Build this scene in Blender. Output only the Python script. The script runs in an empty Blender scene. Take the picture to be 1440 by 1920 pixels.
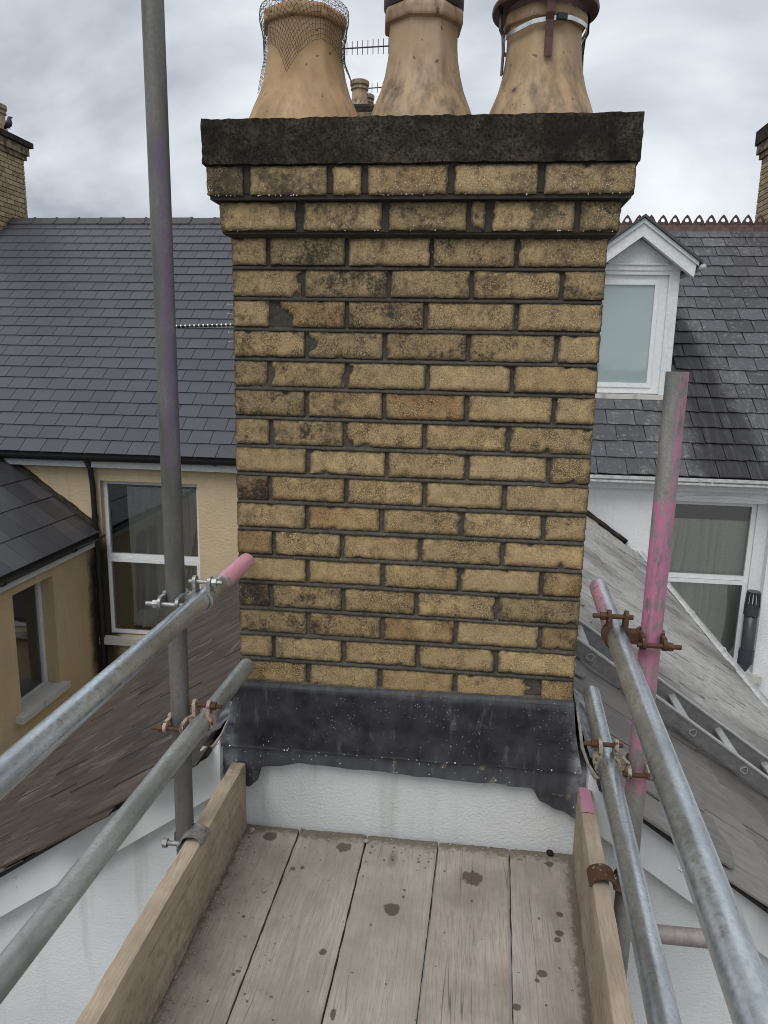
import bpy, math, random
from math import sin, cos, pi, radians, sqrt, atan2, tan
from mathutils import Vector, Matrix, noise as mnoise

random.seed(7)
SC = bpy.context.scene
COL = SC.collection

# ------------------------------------------------------------------ camera
F_PX, YAW, PITCH, ROLL = 1385.76, 0.115754, 0.204139, 0.02014
CAM = Vector((0.172668, -2.05038, 0.98007))
fw = Vector((-sin(YAW) * cos(PITCH), cos(YAW) * cos(PITCH), -sin(PITCH)))
rt0 = Vector((cos(YAW), sin(YAW), 0)); up0 = rt0.cross(fw)
rt = cos(ROLL) * rt0 + sin(ROLL) * up0; up = -sin(ROLL) * rt0 + cos(ROLL) * up0
cd = bpy.data.cameras.new('camera'); cam = bpy.data.objects.new('camera', cd); COL.objects.link(cam)
cam.matrix_world = Matrix(((rt.x, up.x, -fw.x, CAM.x), (rt.y, up.y, -fw.y, CAM.y), (rt.z, up.z, -fw.z, CAM.z), (0, 0, 0, 1)))
cd.sensor_fit = 'HORIZONTAL'; cd.sensor_width = 36; cd.lens = F_PX / 1440 * 36
cd.clip_start = 0.02; cd.clip_end = 6000
SC.camera = cam

def proj(P):
    d = Vector(P) - CAM; z = d.dot(fw)
    if z < .05: return None
    return 720 + F_PX * d.dot(rt) / z, 960 - F_PX * d.dot(up) / z, z

# ------------------------------------------------------------------ sky and sun
SUN_EL, SUN_AZ = radians(56), radians(200)      # azimuth clockwise from +Y: behind the camera, a little to the left
w = bpy.data.worlds.new('World'); SC.world = w; w.use_nodes = True
nt = w.node_tree; nt.nodes.clear()
def wn(t, **k):
    n = nt.nodes.new(t)
    for a, b in k.items(): setattr(n, a, b)
    return n
out = wn('ShaderNodeOutputWorld'); bg = wn('ShaderNodeBackground'); bg.inputs['Strength'].default_value = 0.10
sky = wn('ShaderNodeTexSky', sky_type='NISHITA', sun_disc=False); sky.sun_elevation = SUN_EL; sky.sun_rotation = SUN_AZ
tc = wn('ShaderNodeTexCoord'); sep = wn('ShaderNodeSeparateXYZ'); nt.links.new(tc.outputs['Generated'], sep.inputs[0])
mz = wn('ShaderNodeMath', operation='MAXIMUM'); nt.links.new(sep.outputs['Z'], mz.inputs[0]); mz.inputs[1].default_value = 0.0
az = wn('ShaderNodeMath', operation='ADD'); nt.links.new(mz.outputs[0], az.inputs[0]); az.inputs[1].default_value = 0.55
dx = wn('ShaderNodeMath', operation='DIVIDE'); nt.links.new(sep.outputs['X'], dx.inputs[0]); nt.links.new(az.outputs[0], dx.inputs[1])
dy = wn('ShaderNodeMath', operation='DIVIDE'); nt.links.new(sep.outputs['Y'], dy.inputs[0]); nt.links.new(az.outputs[0], dy.inputs[1])
cmb = wn('ShaderNodeCombineXYZ'); nt.links.new(dx.outputs[0], cmb.inputs[0]); nt.links.new(dy.outputs[0], cmb.inputs[1])
n1 = wn('ShaderNodeTexNoise'); n1.inputs['Scale'].default_value = 2.3; n1.inputs['Detail'].default_value = 5; n1.inputs['Roughness'].default_value = .52
n1.inputs['Distortion'].default_value = .35
mp = wn('ShaderNodeMapping'); mp.inputs['Location'].default_value = (3.1, 7.4, 1.3); mp.inputs['Scale'].default_value = (1.0, 1.1, 1)
nt.links.new(cmb.outputs[0], mp.inputs[0]); nt.links.new(mp.outputs[0], n1.inputs['Vector'])
rp = wn('ShaderNodeValToRGB'); e = rp.color_ramp.elements
e[0].position = .33; e[0].color = (3.2, 3.45, 3.95, 1); e[1].position = .66; e[1].color = (7.8, 8.05, 8.35, 1)
m_ = e.new(.47); m_.color = (5.2, 5.5, 5.95, 1)
nt.links.new(n1.outputs['Fac'], rp.inputs[0])
mx = wn('ShaderNodeMixRGB'); mx.inputs[0].default_value = .93
nt.links.new(sky.outputs[0], mx.inputs[1]); nt.links.new(rp.outputs[0], mx.inputs[2])
nt.links.new(mx.outputs[0], bg.inputs['Color']); nt.links.new(bg.outputs[0], out.inputs[0])

sd = bpy.data.lights.new('sun', 'SUN'); sd.energy = 1.5; sd.angle = radians(36); sd.color = (1, .97, .93)
so = bpy.data.objects.new('sun', sd); COL.objects.link(so)
sdir = Vector((sin(SUN_AZ) * cos(SUN_EL), cos(SUN_AZ) * cos(SUN_EL), sin(SUN_EL)))
so.rotation_euler = sdir.to_track_quat('Z', 'Y').to_euler(); so.location = sdir * 40

SC.view_settings.view_transform = 'Standard'; SC.view_settings.look = 'None'
SC.view_settings.exposure = 0.30; SC.view_settings.gamma = 1.0; SC.view_settings.use_curve_mapping = False
SC.render.engine = 'CYCLES'
SC.cycles.max_bounces = 4; SC.cycles.diffuse_bounces = 2; SC.cycles.glossy_bounces = 2; SC.cycles.transmission_bounces = 2; SC.cycles.transparent_max_bounces = 6
SC.cycles.use_adaptive_sampling = True; SC.cycles.adaptive_threshold = .015
SC.cycles.use_denoising = True; SC.cycles.denoiser = 'OPENIMAGEDENOISE'; SC.cycles.denoising_input_passes = 'RGB_ALBEDO_NORMAL'; SC.cycles.denoising_prefilter = 'ACCURATE'; SC.cycles.pixel_filter_type = 'BLACKMAN_HARRIS'; SC.cycles.filter_width = 1.0
SC.cycles.caustics_reflective = False; SC.cycles.caustics_refractive = False

# ------------------------------------------------------------------ material helpers
class M:
    """tiny node builder: every method returns an output socket"""
    def __init__(s, name):
        s.m = bpy.data.materials.new(name); s.m.use_nodes = True
        s.t = s.m.node_tree; s.b = s.t.nodes['Principled BSDF']; s.out = s.t.nodes['Material Output']
        s.cache = {}
    def n(s, typ, **k):
        x = s.t.nodes.new(typ)
        for a, b in k.items(): setattr(x, a, b)
        return x
    def L(s, a, sock):
        if isinstance(a, bpy.types.NodeSocket): s.t.links.new(a, sock)
        else:
            if isinstance(a, (tuple, list)) and len(a) == 3 and sock.type == 'RGBA': a = (*a, 1)
            sock.default_value = a
    def obj(s): 
        if 'o' not in s.cache: s.cache['o'] = s.n('ShaderNodeTexCoord').outputs['Object']
        return s.cache['o']
    def pos(s):
        if 'p' not in s.cache: s.cache['p'] = s.n('ShaderNodeNewGeometry').outputs['Position']
        return s.cache['p']
    def info(s, k):
        if 'i' not in s.cache: s.cache['i'] = s.n('ShaderNodeObjectInfo')
        return s.cache['i'].outputs[k]
    def vec(s, kind='obj', scale=(1, 1, 1), rnd=0):
        v = s.obj() if kind == 'obj' else s.pos()
        if rnd:
            a = s.n('ShaderNodeVectorMath', operation='SCALE'); s.L((13.1, 7.7, 5.3), a.inputs[0])
            s.L(s.math('MULTIPLY', s.info('Random'), rnd), a.inputs['Scale'])
            b = s.n('ShaderNodeVectorMath', operation='ADD'); s.L(v, b.inputs[0]); s.L(a.outputs[0], b.inputs[1]); v = b.outputs[0]
        mp = s.n('ShaderNodeMapping'); s.L(v, mp.inputs[0]); mp.inputs['Scale'].default_value = scale
        return mp.outputs[0]
    def noise(s, v, scale, detail=4, rough=.55, dist=0):
        x = s.n('ShaderNodeTexNoise'); s.L(v, x.inputs['Vector']); x.inputs['Scale'].default_value = scale
        x.inputs['Detail'].default_value = detail; x.inputs['Roughness'].default_value = rough; x.inputs['Distortion'].default_value = dist
        return x.outputs['Fac']
    def voro(s, v, scale, feature='F1', out='Distance', rnd=1):
        x = s.n('ShaderNodeTexVoronoi', feature=feature); s.L(v, x.inputs['Vector']); x.inputs['Scale'].default_value = scale
        x.inputs['Randomness'].default_value = rnd
        return x.outputs[out]
    def ramp(s, f, *stops):
        x = s.n('ShaderNodeValToRGB'); s.L(f, x.inputs[0]); e = x.color_ramp.elements
        while len(e) < len(stops): e.new(.5)
        for el, (p, c) in zip(e, stops):
            el.position = p; el.color = (c, c, c, 1) if not isinstance(c, tuple) else (*c, 1)
        return x.outputs[0]
    def mix(s, f, a, b, mode='MIX'):
        x = s.n('ShaderNodeMixRGB', blend_type=mode); s.L(f, x.inputs[0]); s.L(a, x.inputs[1]); s.L(b, x.inputs[2]); return x.outputs[0]
    def math(s, op, a, b=None, c=None, clamp=False):
        x = s.n('ShaderNodeMath', operation=op, use_clamp=clamp); s.L(a, x.inputs[0])
        if b is not None: s.L(b, x.inputs[1])
        if c is not None: s.L(c, x.inputs[2])
        return x.outputs[0]
    def sep(s, v):
        x = s.n('ShaderNodeSeparateXYZ'); s.L(v, x.inputs[0]); return x.outputs
    def sepc(s, v):
        x = s.n('ShaderNodeSeparateColor'); s.L(v, x.inputs[0]); return x.outputs
    def attr(s, name):
        x = s.n('ShaderNodeAttribute'); x.attribute_name = name; return x.outputs['Fac']
    def sm(s, v, lo, hi, a=0., b=1.):
        x = s.n('ShaderNodeMapRange', interpolation_type='SMOOTHSTEP'); s.L(v, x.inputs[0])
        for i, k in enumerate((lo, hi, a, b)): s.L(k, x.inputs[i + 1])
        return x.outputs[0]
    def bump(s, h, strength=.5, dist=.002, nrm=None):
        x = s.n('ShaderNodeBump'); s.L(h, x.inputs['Height']); x.inputs['Strength'].default_value = strength; x.inputs['Distance'].default_value = dist
        if nrm is not None: s.L(nrm, x.inputs['Normal'])
        return x.outputs[0]
    def fin(s, col, rough=.8, nrm=None, metal=0., spec=.5):
        s.L(col, s.b.inputs['Base Color']); s.L(rough, s.b.inputs['Roughness']); s.L(metal, s.b.inputs['Metallic'])
        s.b.inputs['Specular IOR Level'].default_value = spec
        if nrm is not None: s.L(nrm, s.b.inputs['Normal'])
        return s.m

def mat_simple(name, col, rough=.6, var=.15, scale=30, metal=0., bump=.2, dist=.001, spec=.5, kind='obj'):
    m = M(name); v = m.vec(kind); n = m.noise(v, scale, 5, .6); n2 = m.noise(v, scale * .15, 3)
    c = m.mix(m.ramp(n, (.35, 0.), (.7, 1.)), tuple(x * (1 - var) for x in col), tuple(min(1, x * (1 + var)) for x in col))
    c = m.mix(m.math('MULTIPLY', n2, var), c, tuple(x * .6 for x in col))
    return m.fin(c, rough, m.bump(n, bump, dist), metal, spec)

def mat_brick(name, scale=1., buff=(.52, .388, .205), dark=1.0):
    m = M(name); v = m.vec('obj', rnd=60)
    oc = m.sepc(m.info('Color')); warm, soot, lum = oc[0], oc[1], oc[2]; rnd = m.info('Random')
    big = m.noise(v, 9 * scale, 4, .6); mid = m.noise(v, 45 * scale, 5, .65); fine = m.noise(v, 260 * scale, 4, .7)
    c = m.mix(m.ramp(mid, (.3, 0.), (.72, 1.)), tuple(x * .78 for x in buff), tuple(x * 1.16 for x in buff))
    c = m.mix(m.ramp(big, (.42, 0.), (.66, .5)), c, (.46, .35, .22))
    c = m.mix(m.math('MULTIPLY', m.math('MULTIPLY', warm, .72), m.ramp(big, (.35, .2), (.62, 1.))), c, (.34, .165, .055))
    # crackled skin: dark crazing and pits
    vd = m.n('ShaderNodeVectorMath', operation='ADD'); nz = m.n('ShaderNodeTexNoise'); m.L(v, nz.inputs['Vector']); nz.inputs['Scale'].default_value = 60 * scale
    sc_ = m.n('ShaderNodeVectorMath', operation='SCALE'); m.L(nz.outputs['Color'], sc_.inputs[0]); sc_.inputs['Scale'].default_value = .02 / scale
    m.L(v, vd.inputs[0]); m.L(sc_.outputs[0], vd.inputs[1])
    cr = m.voro(vd.outputs[0], 190 * scale, 'DISTANCE_TO_EDGE'); cr2 = m.voro(vd.outputs[0], 52 * scale, 'DISTANCE_TO_EDGE')
    crack = m.math('MULTIPLY', m.math('MULTIPLY', m.ramp(cr, (.035, 1.), (.18, 0.)), m.ramp(rnd, (.1, .5), (.9, 1.))), m.ramp(m.noise(v, 26 * scale, 3), (.36, .22), (.60, .95)))
    crackb = m.math('MULTIPLY', m.math('MULTIPLY', m.ramp(cr2, (.005, 1.), (.05, 0.)), m.ramp(m.math('FRACT', m.math('MULTIPLY', rnd, 7.3)), (.3, .0), (.8, 1.))), m.ramp(m.noise(v, 14 * scale, 3), (.46, 0.), (.58, 1.)))
    pit = m.ramp(fine, (.56, 0.), (.62, 1.))
    dk = m.math('MAXIMUM', m.math('MAXIMUM', crack, crackb), m.math('MULTIPLY', pit, .75))
    c = m.mix(m.math('MULTIPLY', dk, .90), c, (.022, .017, .013))
    # soot: patches driven by the brick's own soot level
    sn = m.math('ADD', m.math('MULTIPLY', m.noise(v, 15 * scale, 5, .7), .68), m.math('MULTIPLY', m.noise(v, 130 * scale, 3, .7), .32))
    thr = m.math('SUBTRACT', .80, m.math('MULTIPLY', soot, .42))
    sm_ = m.sm(sn, m.math('SUBTRACT', thr, .10), m.math('ADD', thr, .07))
    edge = m.attr('edge')
    if dark:   # smears of soot that run across the bricks, heavier towards the flue top
        px = m.sep(m.pos()); wn_ = m.math('ADD', m.math('MULTIPLY', m.noise(m.vec('pos', (1, 1, .7)), 7, 5, .65), .7), m.math('MULTIPLY', m.noise(m.vec('pos'), 75, 3, .7), .3))
        lv = m.math('ADD', .612, m.math('MULTIPLY', m.math('SUBTRACT', 1.15, px[2]), .085)); lv = m.math('ADD', lv, m.math('MULTIPLY', px[0], .05))
        sm_ = m.math('MAXIMUM', sm_, m.math('MULTIPLY', m.sm(wn_, m.math('SUBTRACT', lv, .13), m.math('ADD', lv, .03)), .85))
    sm2 = m.math('MAXIMUM', sm_, m.math('MULTIPLY', edge, m.ramp(m.noise(v, 55 * scale, 4, .7), (.34, .30), (.54, 1.))))
    c = m.mix(m.math('MULTIPLY', sm2, .93), c, (.022, .019, .016))
    c = m.mix(m.math('MULTIPLY', soot, .30), c, (.095, .080, .062))
    c = m.mix(1., c, m.mix(lum, (.74, .73, .70), (1.12, 1.10, 1.05)), 'MULTIPLY')
    hgt = m.math('SUBTRACT', m.math('ADD', m.math('MULTIPLY', mid, .6), m.math('MULTIPLY', fine, .5)), m.math('MULTIPLY', dk, .8))
    return m.fin(c, .82, m.bump(hgt, .65, .0016 / scale), spec=.3)

def mat_mortar():
    m = M('mortar'); v = m.vec('pos')
    n = m.noise(v, 90, 5, .7); b = m.noise(v, 7, 4, .6)
    c = m.mix(m.ramp(n, (.3, 0.), (.7, 1.)), (.046, .040, .033), (.125, .110, .090))
    c = m.mix(m.ramp(b, (.45, 0.), (.7, .6)), c, (.040, .035, .030))
    z = m.sep(m.pos())[2]
    c = m.mix(m.math('MULTIPLY', m.sm(z, .75, 1.3), .6), c, (.026, .022, .018))
    return m.fin(c, .9, m.bump(n, .7, .002), spec=.25)

def mat_cap():
    m = M('weathered_concrete'); v = m.vec('pos')
    n = m.noise(v, 150, 5, .75); b = m.noise(v, 9, 5, .65); g = m.noise(m.vec('pos', (1, 1, .6)), 22, 5, .7); s = m.noise(m.vec('pos', (3, 3, .5)), 6, 4, .6)
    c = m.mix(m.ramp(n, (.36, 0.), (.68, 1.)), (.010, .009, .008), (.112, .094, .072))
    c = m.mix(m.ramp(b, (.38, 0.), (.60, .9)), c, m.mix(n, (.008, .007, .006), (.036, .030, .025)))
    c = m.mix(m.ramp(g, (.56, 0.), (.74, .6)), c, m.mix(n, (.06, .052, .03), (.17, .145, .09)))
    c = m.mix(m.ramp(s, (.55, 0.), (.75, .55)), c, (.012, .011, .012))
    return m.fin(c, .92, m.bump(m.math('ADD', n, m.math('MULTIPLY', g, .8)), .9, .004), spec=.08)

def mat_pot(name, base=(.455, .285, .140), grime=.5):
    m = M(name); v = m.vec('obj', rnd=40); v2 = m.vec('obj', (1, 1, .35), rnd=40)
    b = m.noise(v, 7, 4, .55); st = m.noise(v2, 26, 5, .65); f = m.noise(v, 220, 3, .6); sp = m.noise(v, 48, 2, .4)
    c = m.mix(m.ramp(b, (.35, 0.), (.68, 1.)), tuple(x * .86 for x in base), (base[0] * 1.08, base[1] * 1.16, base[2] * 1.35))
    z = m.sep(m.obj())[2]
    lo = m.math('ADD', m.sm(z, .30, .10), m.sm(z, .24, .34))
    c = m.mix(m.math('MULTIPLY', m.ramp(st, (.40, 0.), (.68, .95)), m.math('MULTIPLY', lo, grime)), c, (.10, .072, .045))
    c = m.mix(m.math('MULTIPLY', m.ramp(sp, (.70, 0.), (.74, 1.)), .75), c, (.035, .027, .018))
    return m.fin(c, .62, m.bump(m.math('ADD', f, m.math('MULTIPLY', b, 2)), .25, .001), spec=.35)

def mat_lead():
    m = M('lead_sheet'); v = m.vec('pos'); vv = m.vec('pos', (1, 1, .22))
    b = m.noise(v, 11, 5, .6); s = m.noise(vv, 42, 5, .65); f = m.noise(v, 160, 4, .6)
    c = m.mix(m.ramp(b, (.35, 0.), (.7, 1.)), (.008, .008, .011), (.034, .035, .041))
    c = m.mix(m.ramp(s, (.58, 0.), (.78, .55)), c, (.16, .165, .18))
    z = m.sep(m.pos())[2]
    c = m.mix(m.math('MULTIPLY', m.sm(z, -.188, -.20), m.ramp(s, (.30, .35), (.62, .95))), c, (.058, .061, .070))
    c = m.mix(m.math('MULTIPLY', m.sm(z, -.02, .0), m.ramp(s, (.3, .2), (.6, .6))), c, (.11, .115, .13))
    c = m.mix(m.math('MULTIPLY', m.sm(z, -.19, -.21), m.ramp(m.noise(v, 34, 3), (.63, 0.), (.70, .6))), c, (.24, .20, .14))
    x = m.sep(m.pos())[0]
    ed = m.math('MAXIMUM', m.sm(x, -.49, -.55), m.sm(x, .485, .535))
    c = m.mix(m.math('MULTIPLY', ed, m.ramp(m.noise(v, 22, 4, .6), (.40, .05), (.68, .75))), c, (.34, .35, .38))
    return m.fin(c, m.ramp(b, (.3, .32), (.7, .55)), m.bump(m.math('ADD', b, m.math('MULTIPLY', f, .3)), .35, .004), spec=.5)

def mat_render(name, base, dirt=(.25, .24, .20), rough_scale=110, bump=.45, stain=None, streak=.25):
    m = M(name); v = m.vec('pos'); n = m.noise(v, rough_scale, 4, .6); b = m.noise(v, 1.7, 5, .6); st = m.noise(m.vec('pos', (3, 3, .35)), 3, 5, .6)
    f = m.noise(v, 46, 5, .7)
    c = m.mix(m.ramp(b, (.35, 0.), (.7, 1.)), tuple(x * .90 for x in base), tuple(min(.9, x * 1.06) for x in base))
    c = m.mix(m.ramp(st, (.55, 0.), (.82, streak)), c, dirt)
    c = m.mix(m.math('MULTIPLY', m.ramp(f, (.68, 0.), (.78, .5)), m.ramp(b, (.4, .1), (.6, 1.))), c, dirt)
    if stain: c = stain(m, c)
    return m.fin(c, .86, m.bump(n, bump, .004 if rough_scale > 45 else .012), spec=.25)

def mat_slate(name, base, light, lich=.3, rough=.42, warm=None, streak=None, dirs=(1, 1, 1), fine=60, spec=.5):
    m = M(name); v = m.vec('obj', dirs, rnd=80); vp = m.vec('pos')
    rnd = m.info('Random'); n = m.noise(v, fine, 5, .65); b = m.noise(vp, 1.3, 4, .6); l = m.noise(v, 14, 6, .72)
    c = m.mix(rnd, tuple(x * (.86 if lich < .15 else .62) for x in base), tuple(x * (1.14 if lich < .15 else 1.4) for x in base))
    c = m.mix(m.ramp(n, (.35, 0.), (.75, .5)), c, tuple(x * 1.5 for x in base))
    if warm: c = m.mix(m.math('MULTIPLY', m.ramp(m.noise(v, 3, 2), (.42, 0.), (.6, 1.)), .8), c, warm)
    c = m.mix(m.math('MULTIPLY', m.ramp(l, (.56, 0.), (.70, 1.)), lich), c, light)
    if streak: c = streak(m, c, vp)
    return m.fin(c, m.ramp(n, (.3, rough - .08), (.7, rough + .12)), m.bump(m.math('ADD', n, l), .35, .002), spec=spec)

def mat_wood(name, base, dark, along='y', grain=1., stains=False, grey=.4):
    m = M(name)
    s = (1, .045, 1) if along == 'y' else (.045, 1, 1)
    v = m.vec('obj', s, rnd=50); vo = m.vec('obj', rnd=50)
    wv = m.noise(v, 70, 4, .6, .5); wf = m.noise(v, 330, 3, .6); b = m.noise(vo, 5, 5, .62); sp = m.noise(vo, 60, 4, .6)
    rnd = m.info('Random')
    c = m.mix(m.ramp(wv, (.30, 0.), (.70, 1.)), tuple(x * .84 for x in base), tuple(x * 1.10 for x in base))
    c = m.mix(m.math('MULTIPLY', m.ramp(wf, (.48, 0.), (.64, 1.)), .6 * grain), c, tuple(x * .5 for x in base))
    c = m.mix(m.ramp(b, (.36, 0.), (.66, .85)), c, dark)
    ln = m.noise(m.vec('obj', (1, .02, 1) if along == 'y' else (.02, 1, 1), rnd=50), 26, 2, .5)
    ck = m.math('MULTIPLY', m.ramp(m.math('ABSOLUTE', m.math('SUBTRACT', ln, .5)), (.002, 1.), (.007, 0.)), m.ramp(m.noise(vo, 4, 3), (.45, 0.), (.58, 1.)))
    c = m.mix(m.math('MULTIPLY', ck, .8), c, tuple(x * .35 for x in dark))
    c = m.mix(m.math('MULTIPLY', rnd, grey), c, (.34, .325, .29))
    knot = m.voro(m.vec('obj', (1, .35, 1) if along == 'y' else (.35, 1, 1), rnd=50), 3.1)
    c = m.mix(m.ramp(knot, (.02, .7), (.06, 0.)), c, tuple(x * .55 for x in dark))
    c = m.mix(m.math('MULTIPLY', m.ramp(sp, (.66, 0.), (.74, 1.)), .45), c, tuple(x * .55 for x in dark))
    rough = .78
    if stains:
        wet = m.attr('stain'); dirt = m.attr('dirt')
        wm = m.sm(m.math('ADD', wet, m.math('MULTIPLY', m.math('SUBTRACT', m.noise(vo, 90, 4, .6), .5), .35)), .42, .56)
        c = m.mix(m.math('MULTIPLY', wm, .82), c, (.070, .052, .034))
        dm = m.sm(m.math('ADD', dirt, m.math('MULTIPLY', m.math('SUBTRACT', m.noise(vo, 42, 6, .72), .5), 1.3)), .35, .8)
        c = m.mix(m.math('MULTIPLY', dm, .72), c, (.085, .066, .045))
        rough = m.math('SUBTRACT', .8, m.math('MULTIPLY', wm, .35))
    h = m.math('ADD', wv, m.math('MULTIPLY', wf, .8))
    return m.fin(c, rough, m.bump(h, .4 * grain, .0015), spec=.3)

def mat_galv(name, base=.42, paint=None, masks=(), grime=.3, tint=(.93, 1.01, 1.05), rough=.30, metal=.9, chips=(.43, .53)):
    """masks: (axis, lo, hi, side_axis, side_sign, amount) in world metres; overspray left on the tube"""
    m = M(name); v = m.vec('pos'); vs = m.vec('pos', (1, .25, .25) if not masks or masks[0][0] != 9 else (1, 1, 1))
    n = m.noise(v, 70, 5, .65); f = m.noise(v, 260, 3, .6); b = m.noise(vs, 16, 5, .65); sp = m.voro(v, 150, 'F1', 'Distance')
    c = m.mix(m.ramp(b, (.35, 0.), (.68, 1.)), tuple(base * .62 * t for t in tint), tuple(base * 1.25 * t for t in tint))
    c = m.mix(m.ramp(sp, (.2, .35), (.7, 0.)), c, tuple(base * .6 * t for t in tint))
    c = m.mix(m.math('MULTIPLY', m.ramp(n, (.56, 0.), (.72, 1.)), grime), c, (.13, .13, .122))
    c = m.mix(m.math('MULTIPLY', m.ramp(f, (.70, 0.), (.76, 1.)), .5), c, (.75, .75, .73))
    met = metal
    if paint:
        xyz = m.sep(m.pos()); tot = None
        nrm = m.sep(m.n('ShaderNodeNewGeometry').outputs['Normal'])
        wob = m.math('MULTIPLY', m.math('SUBTRACT', m.noise(v, 28, 6, .7), .5), .12)
        for ax, lo, hi, sax, ssg, am in masks:
            p = m.math('ADD', xyz[ax], wob)
            k = m.math('MULTIPLY', m.sm(p, lo - .01, lo + .02), m.sm(p, hi + .01, hi - .02))
            if sax is not None: k = m.math('MULTIPLY', k, m.sm(m.math('MULTIPLY', nrm[sax], ssg), -.25, .35))
            k = m.math('MULTIPLY', k, am); tot = k if tot is None else m.math('MAXIMUM', tot, k)
        sv = m.vec('pos', (1, .2, .2) if masks[0][0] == 2 else (1, .4, 1))
        chip = m.ramp(m.noise(sv, 95, 6, .72), (chips[0], 0.), (chips[1], 1.))
        pm = m.math('MULTIPLY', tot, chip)
        pc = m.mix(n, tuple(x * .82 for x in paint), tuple(min(1, x * 1.15) for x in paint))
        c = m.mix(pm, c, pc); met = m.math('SUBTRACT', metal, m.math('MULTIPLY', pm, metal))
    return m.fin(c, m.ramp(n, (.3, rough - .07), (.7, rough + .16)), m.bump(n, .22, .001), met, .5)

def mat_rust(name, rust=.6, base=(.30, .27, .22)):
    m = M(name); v = m.vec('pos'); n = m.noise(v, 75, 5, .65); f = m.noise(v, 300, 3, .6)
    r = m.mix(n, (.040, .021, .014), (.125, .060, .034))
    lo = .62 - rust * .45
    c = m.mix(m.ramp(n, (lo, 0.), (min(.98, lo + .12), 1.)), base, r)
    c = m.mix(m.math('MULTIPLY', m.ramp(f, (.6, 0.), (.7, 1.)), .4), c, (.03, .02, .015))
    return m.fin(c, .72, m.bump(m.math('ADD', n, f), .5, .001), .15, .4)

def mat_glass(name, tint=(.5, .56, .56), op=.25):
    m = M(name); t = m.t
    tr = m.n('ShaderNodeBsdfTransparent'); tr.inputs[0].default_value = (.985, 1, .995, 1)
    gl = m.n('ShaderNodeBsdfGlossy'); gl.inputs[0].default_value = (.9, .93, .94, 1); gl.inputs['Roughness'].default_value = .04
    df = m.n('ShaderNodeBsdfDiffuse'); df.inputs[0].default_value = (*tint, 1)
    bn = m.bump(m.noise(m.vec('pos'), 1.2, 2), .12, .05); t.links.new(bn, gl.inputs['Normal'])
    fr = m.n('ShaderNodeFresnel'); fr.inputs[0].default_value = 1.5
    fa = m.math('ADD', m.math('MULTIPLY', fr.outputs[0], 1.6), .06, clamp=True)
    m1 = m.n('ShaderNodeMixShader'); m1.inputs[0].default_value = op; t.links.new(tr.outputs[0], m1.inputs[1]); t.links.new(df.outputs[0], m1.inputs[2])
    m2 = m.n('ShaderNodeMixShader'); t.links.new(fa, m2.inputs[0]); t.links.new(m1.outputs[0], m2.inputs[1]); t.links.new(gl.outputs[0], m2.inputs[2])
    t.links.new(m2.outputs[0], m.out.inputs[0]); return m.m

# ------------------------------------------------------------------ mesh helpers
WL = {}
def nz(x, y=0., z=0.): return mnoise.noise(Vector((x, y, z)))

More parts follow.
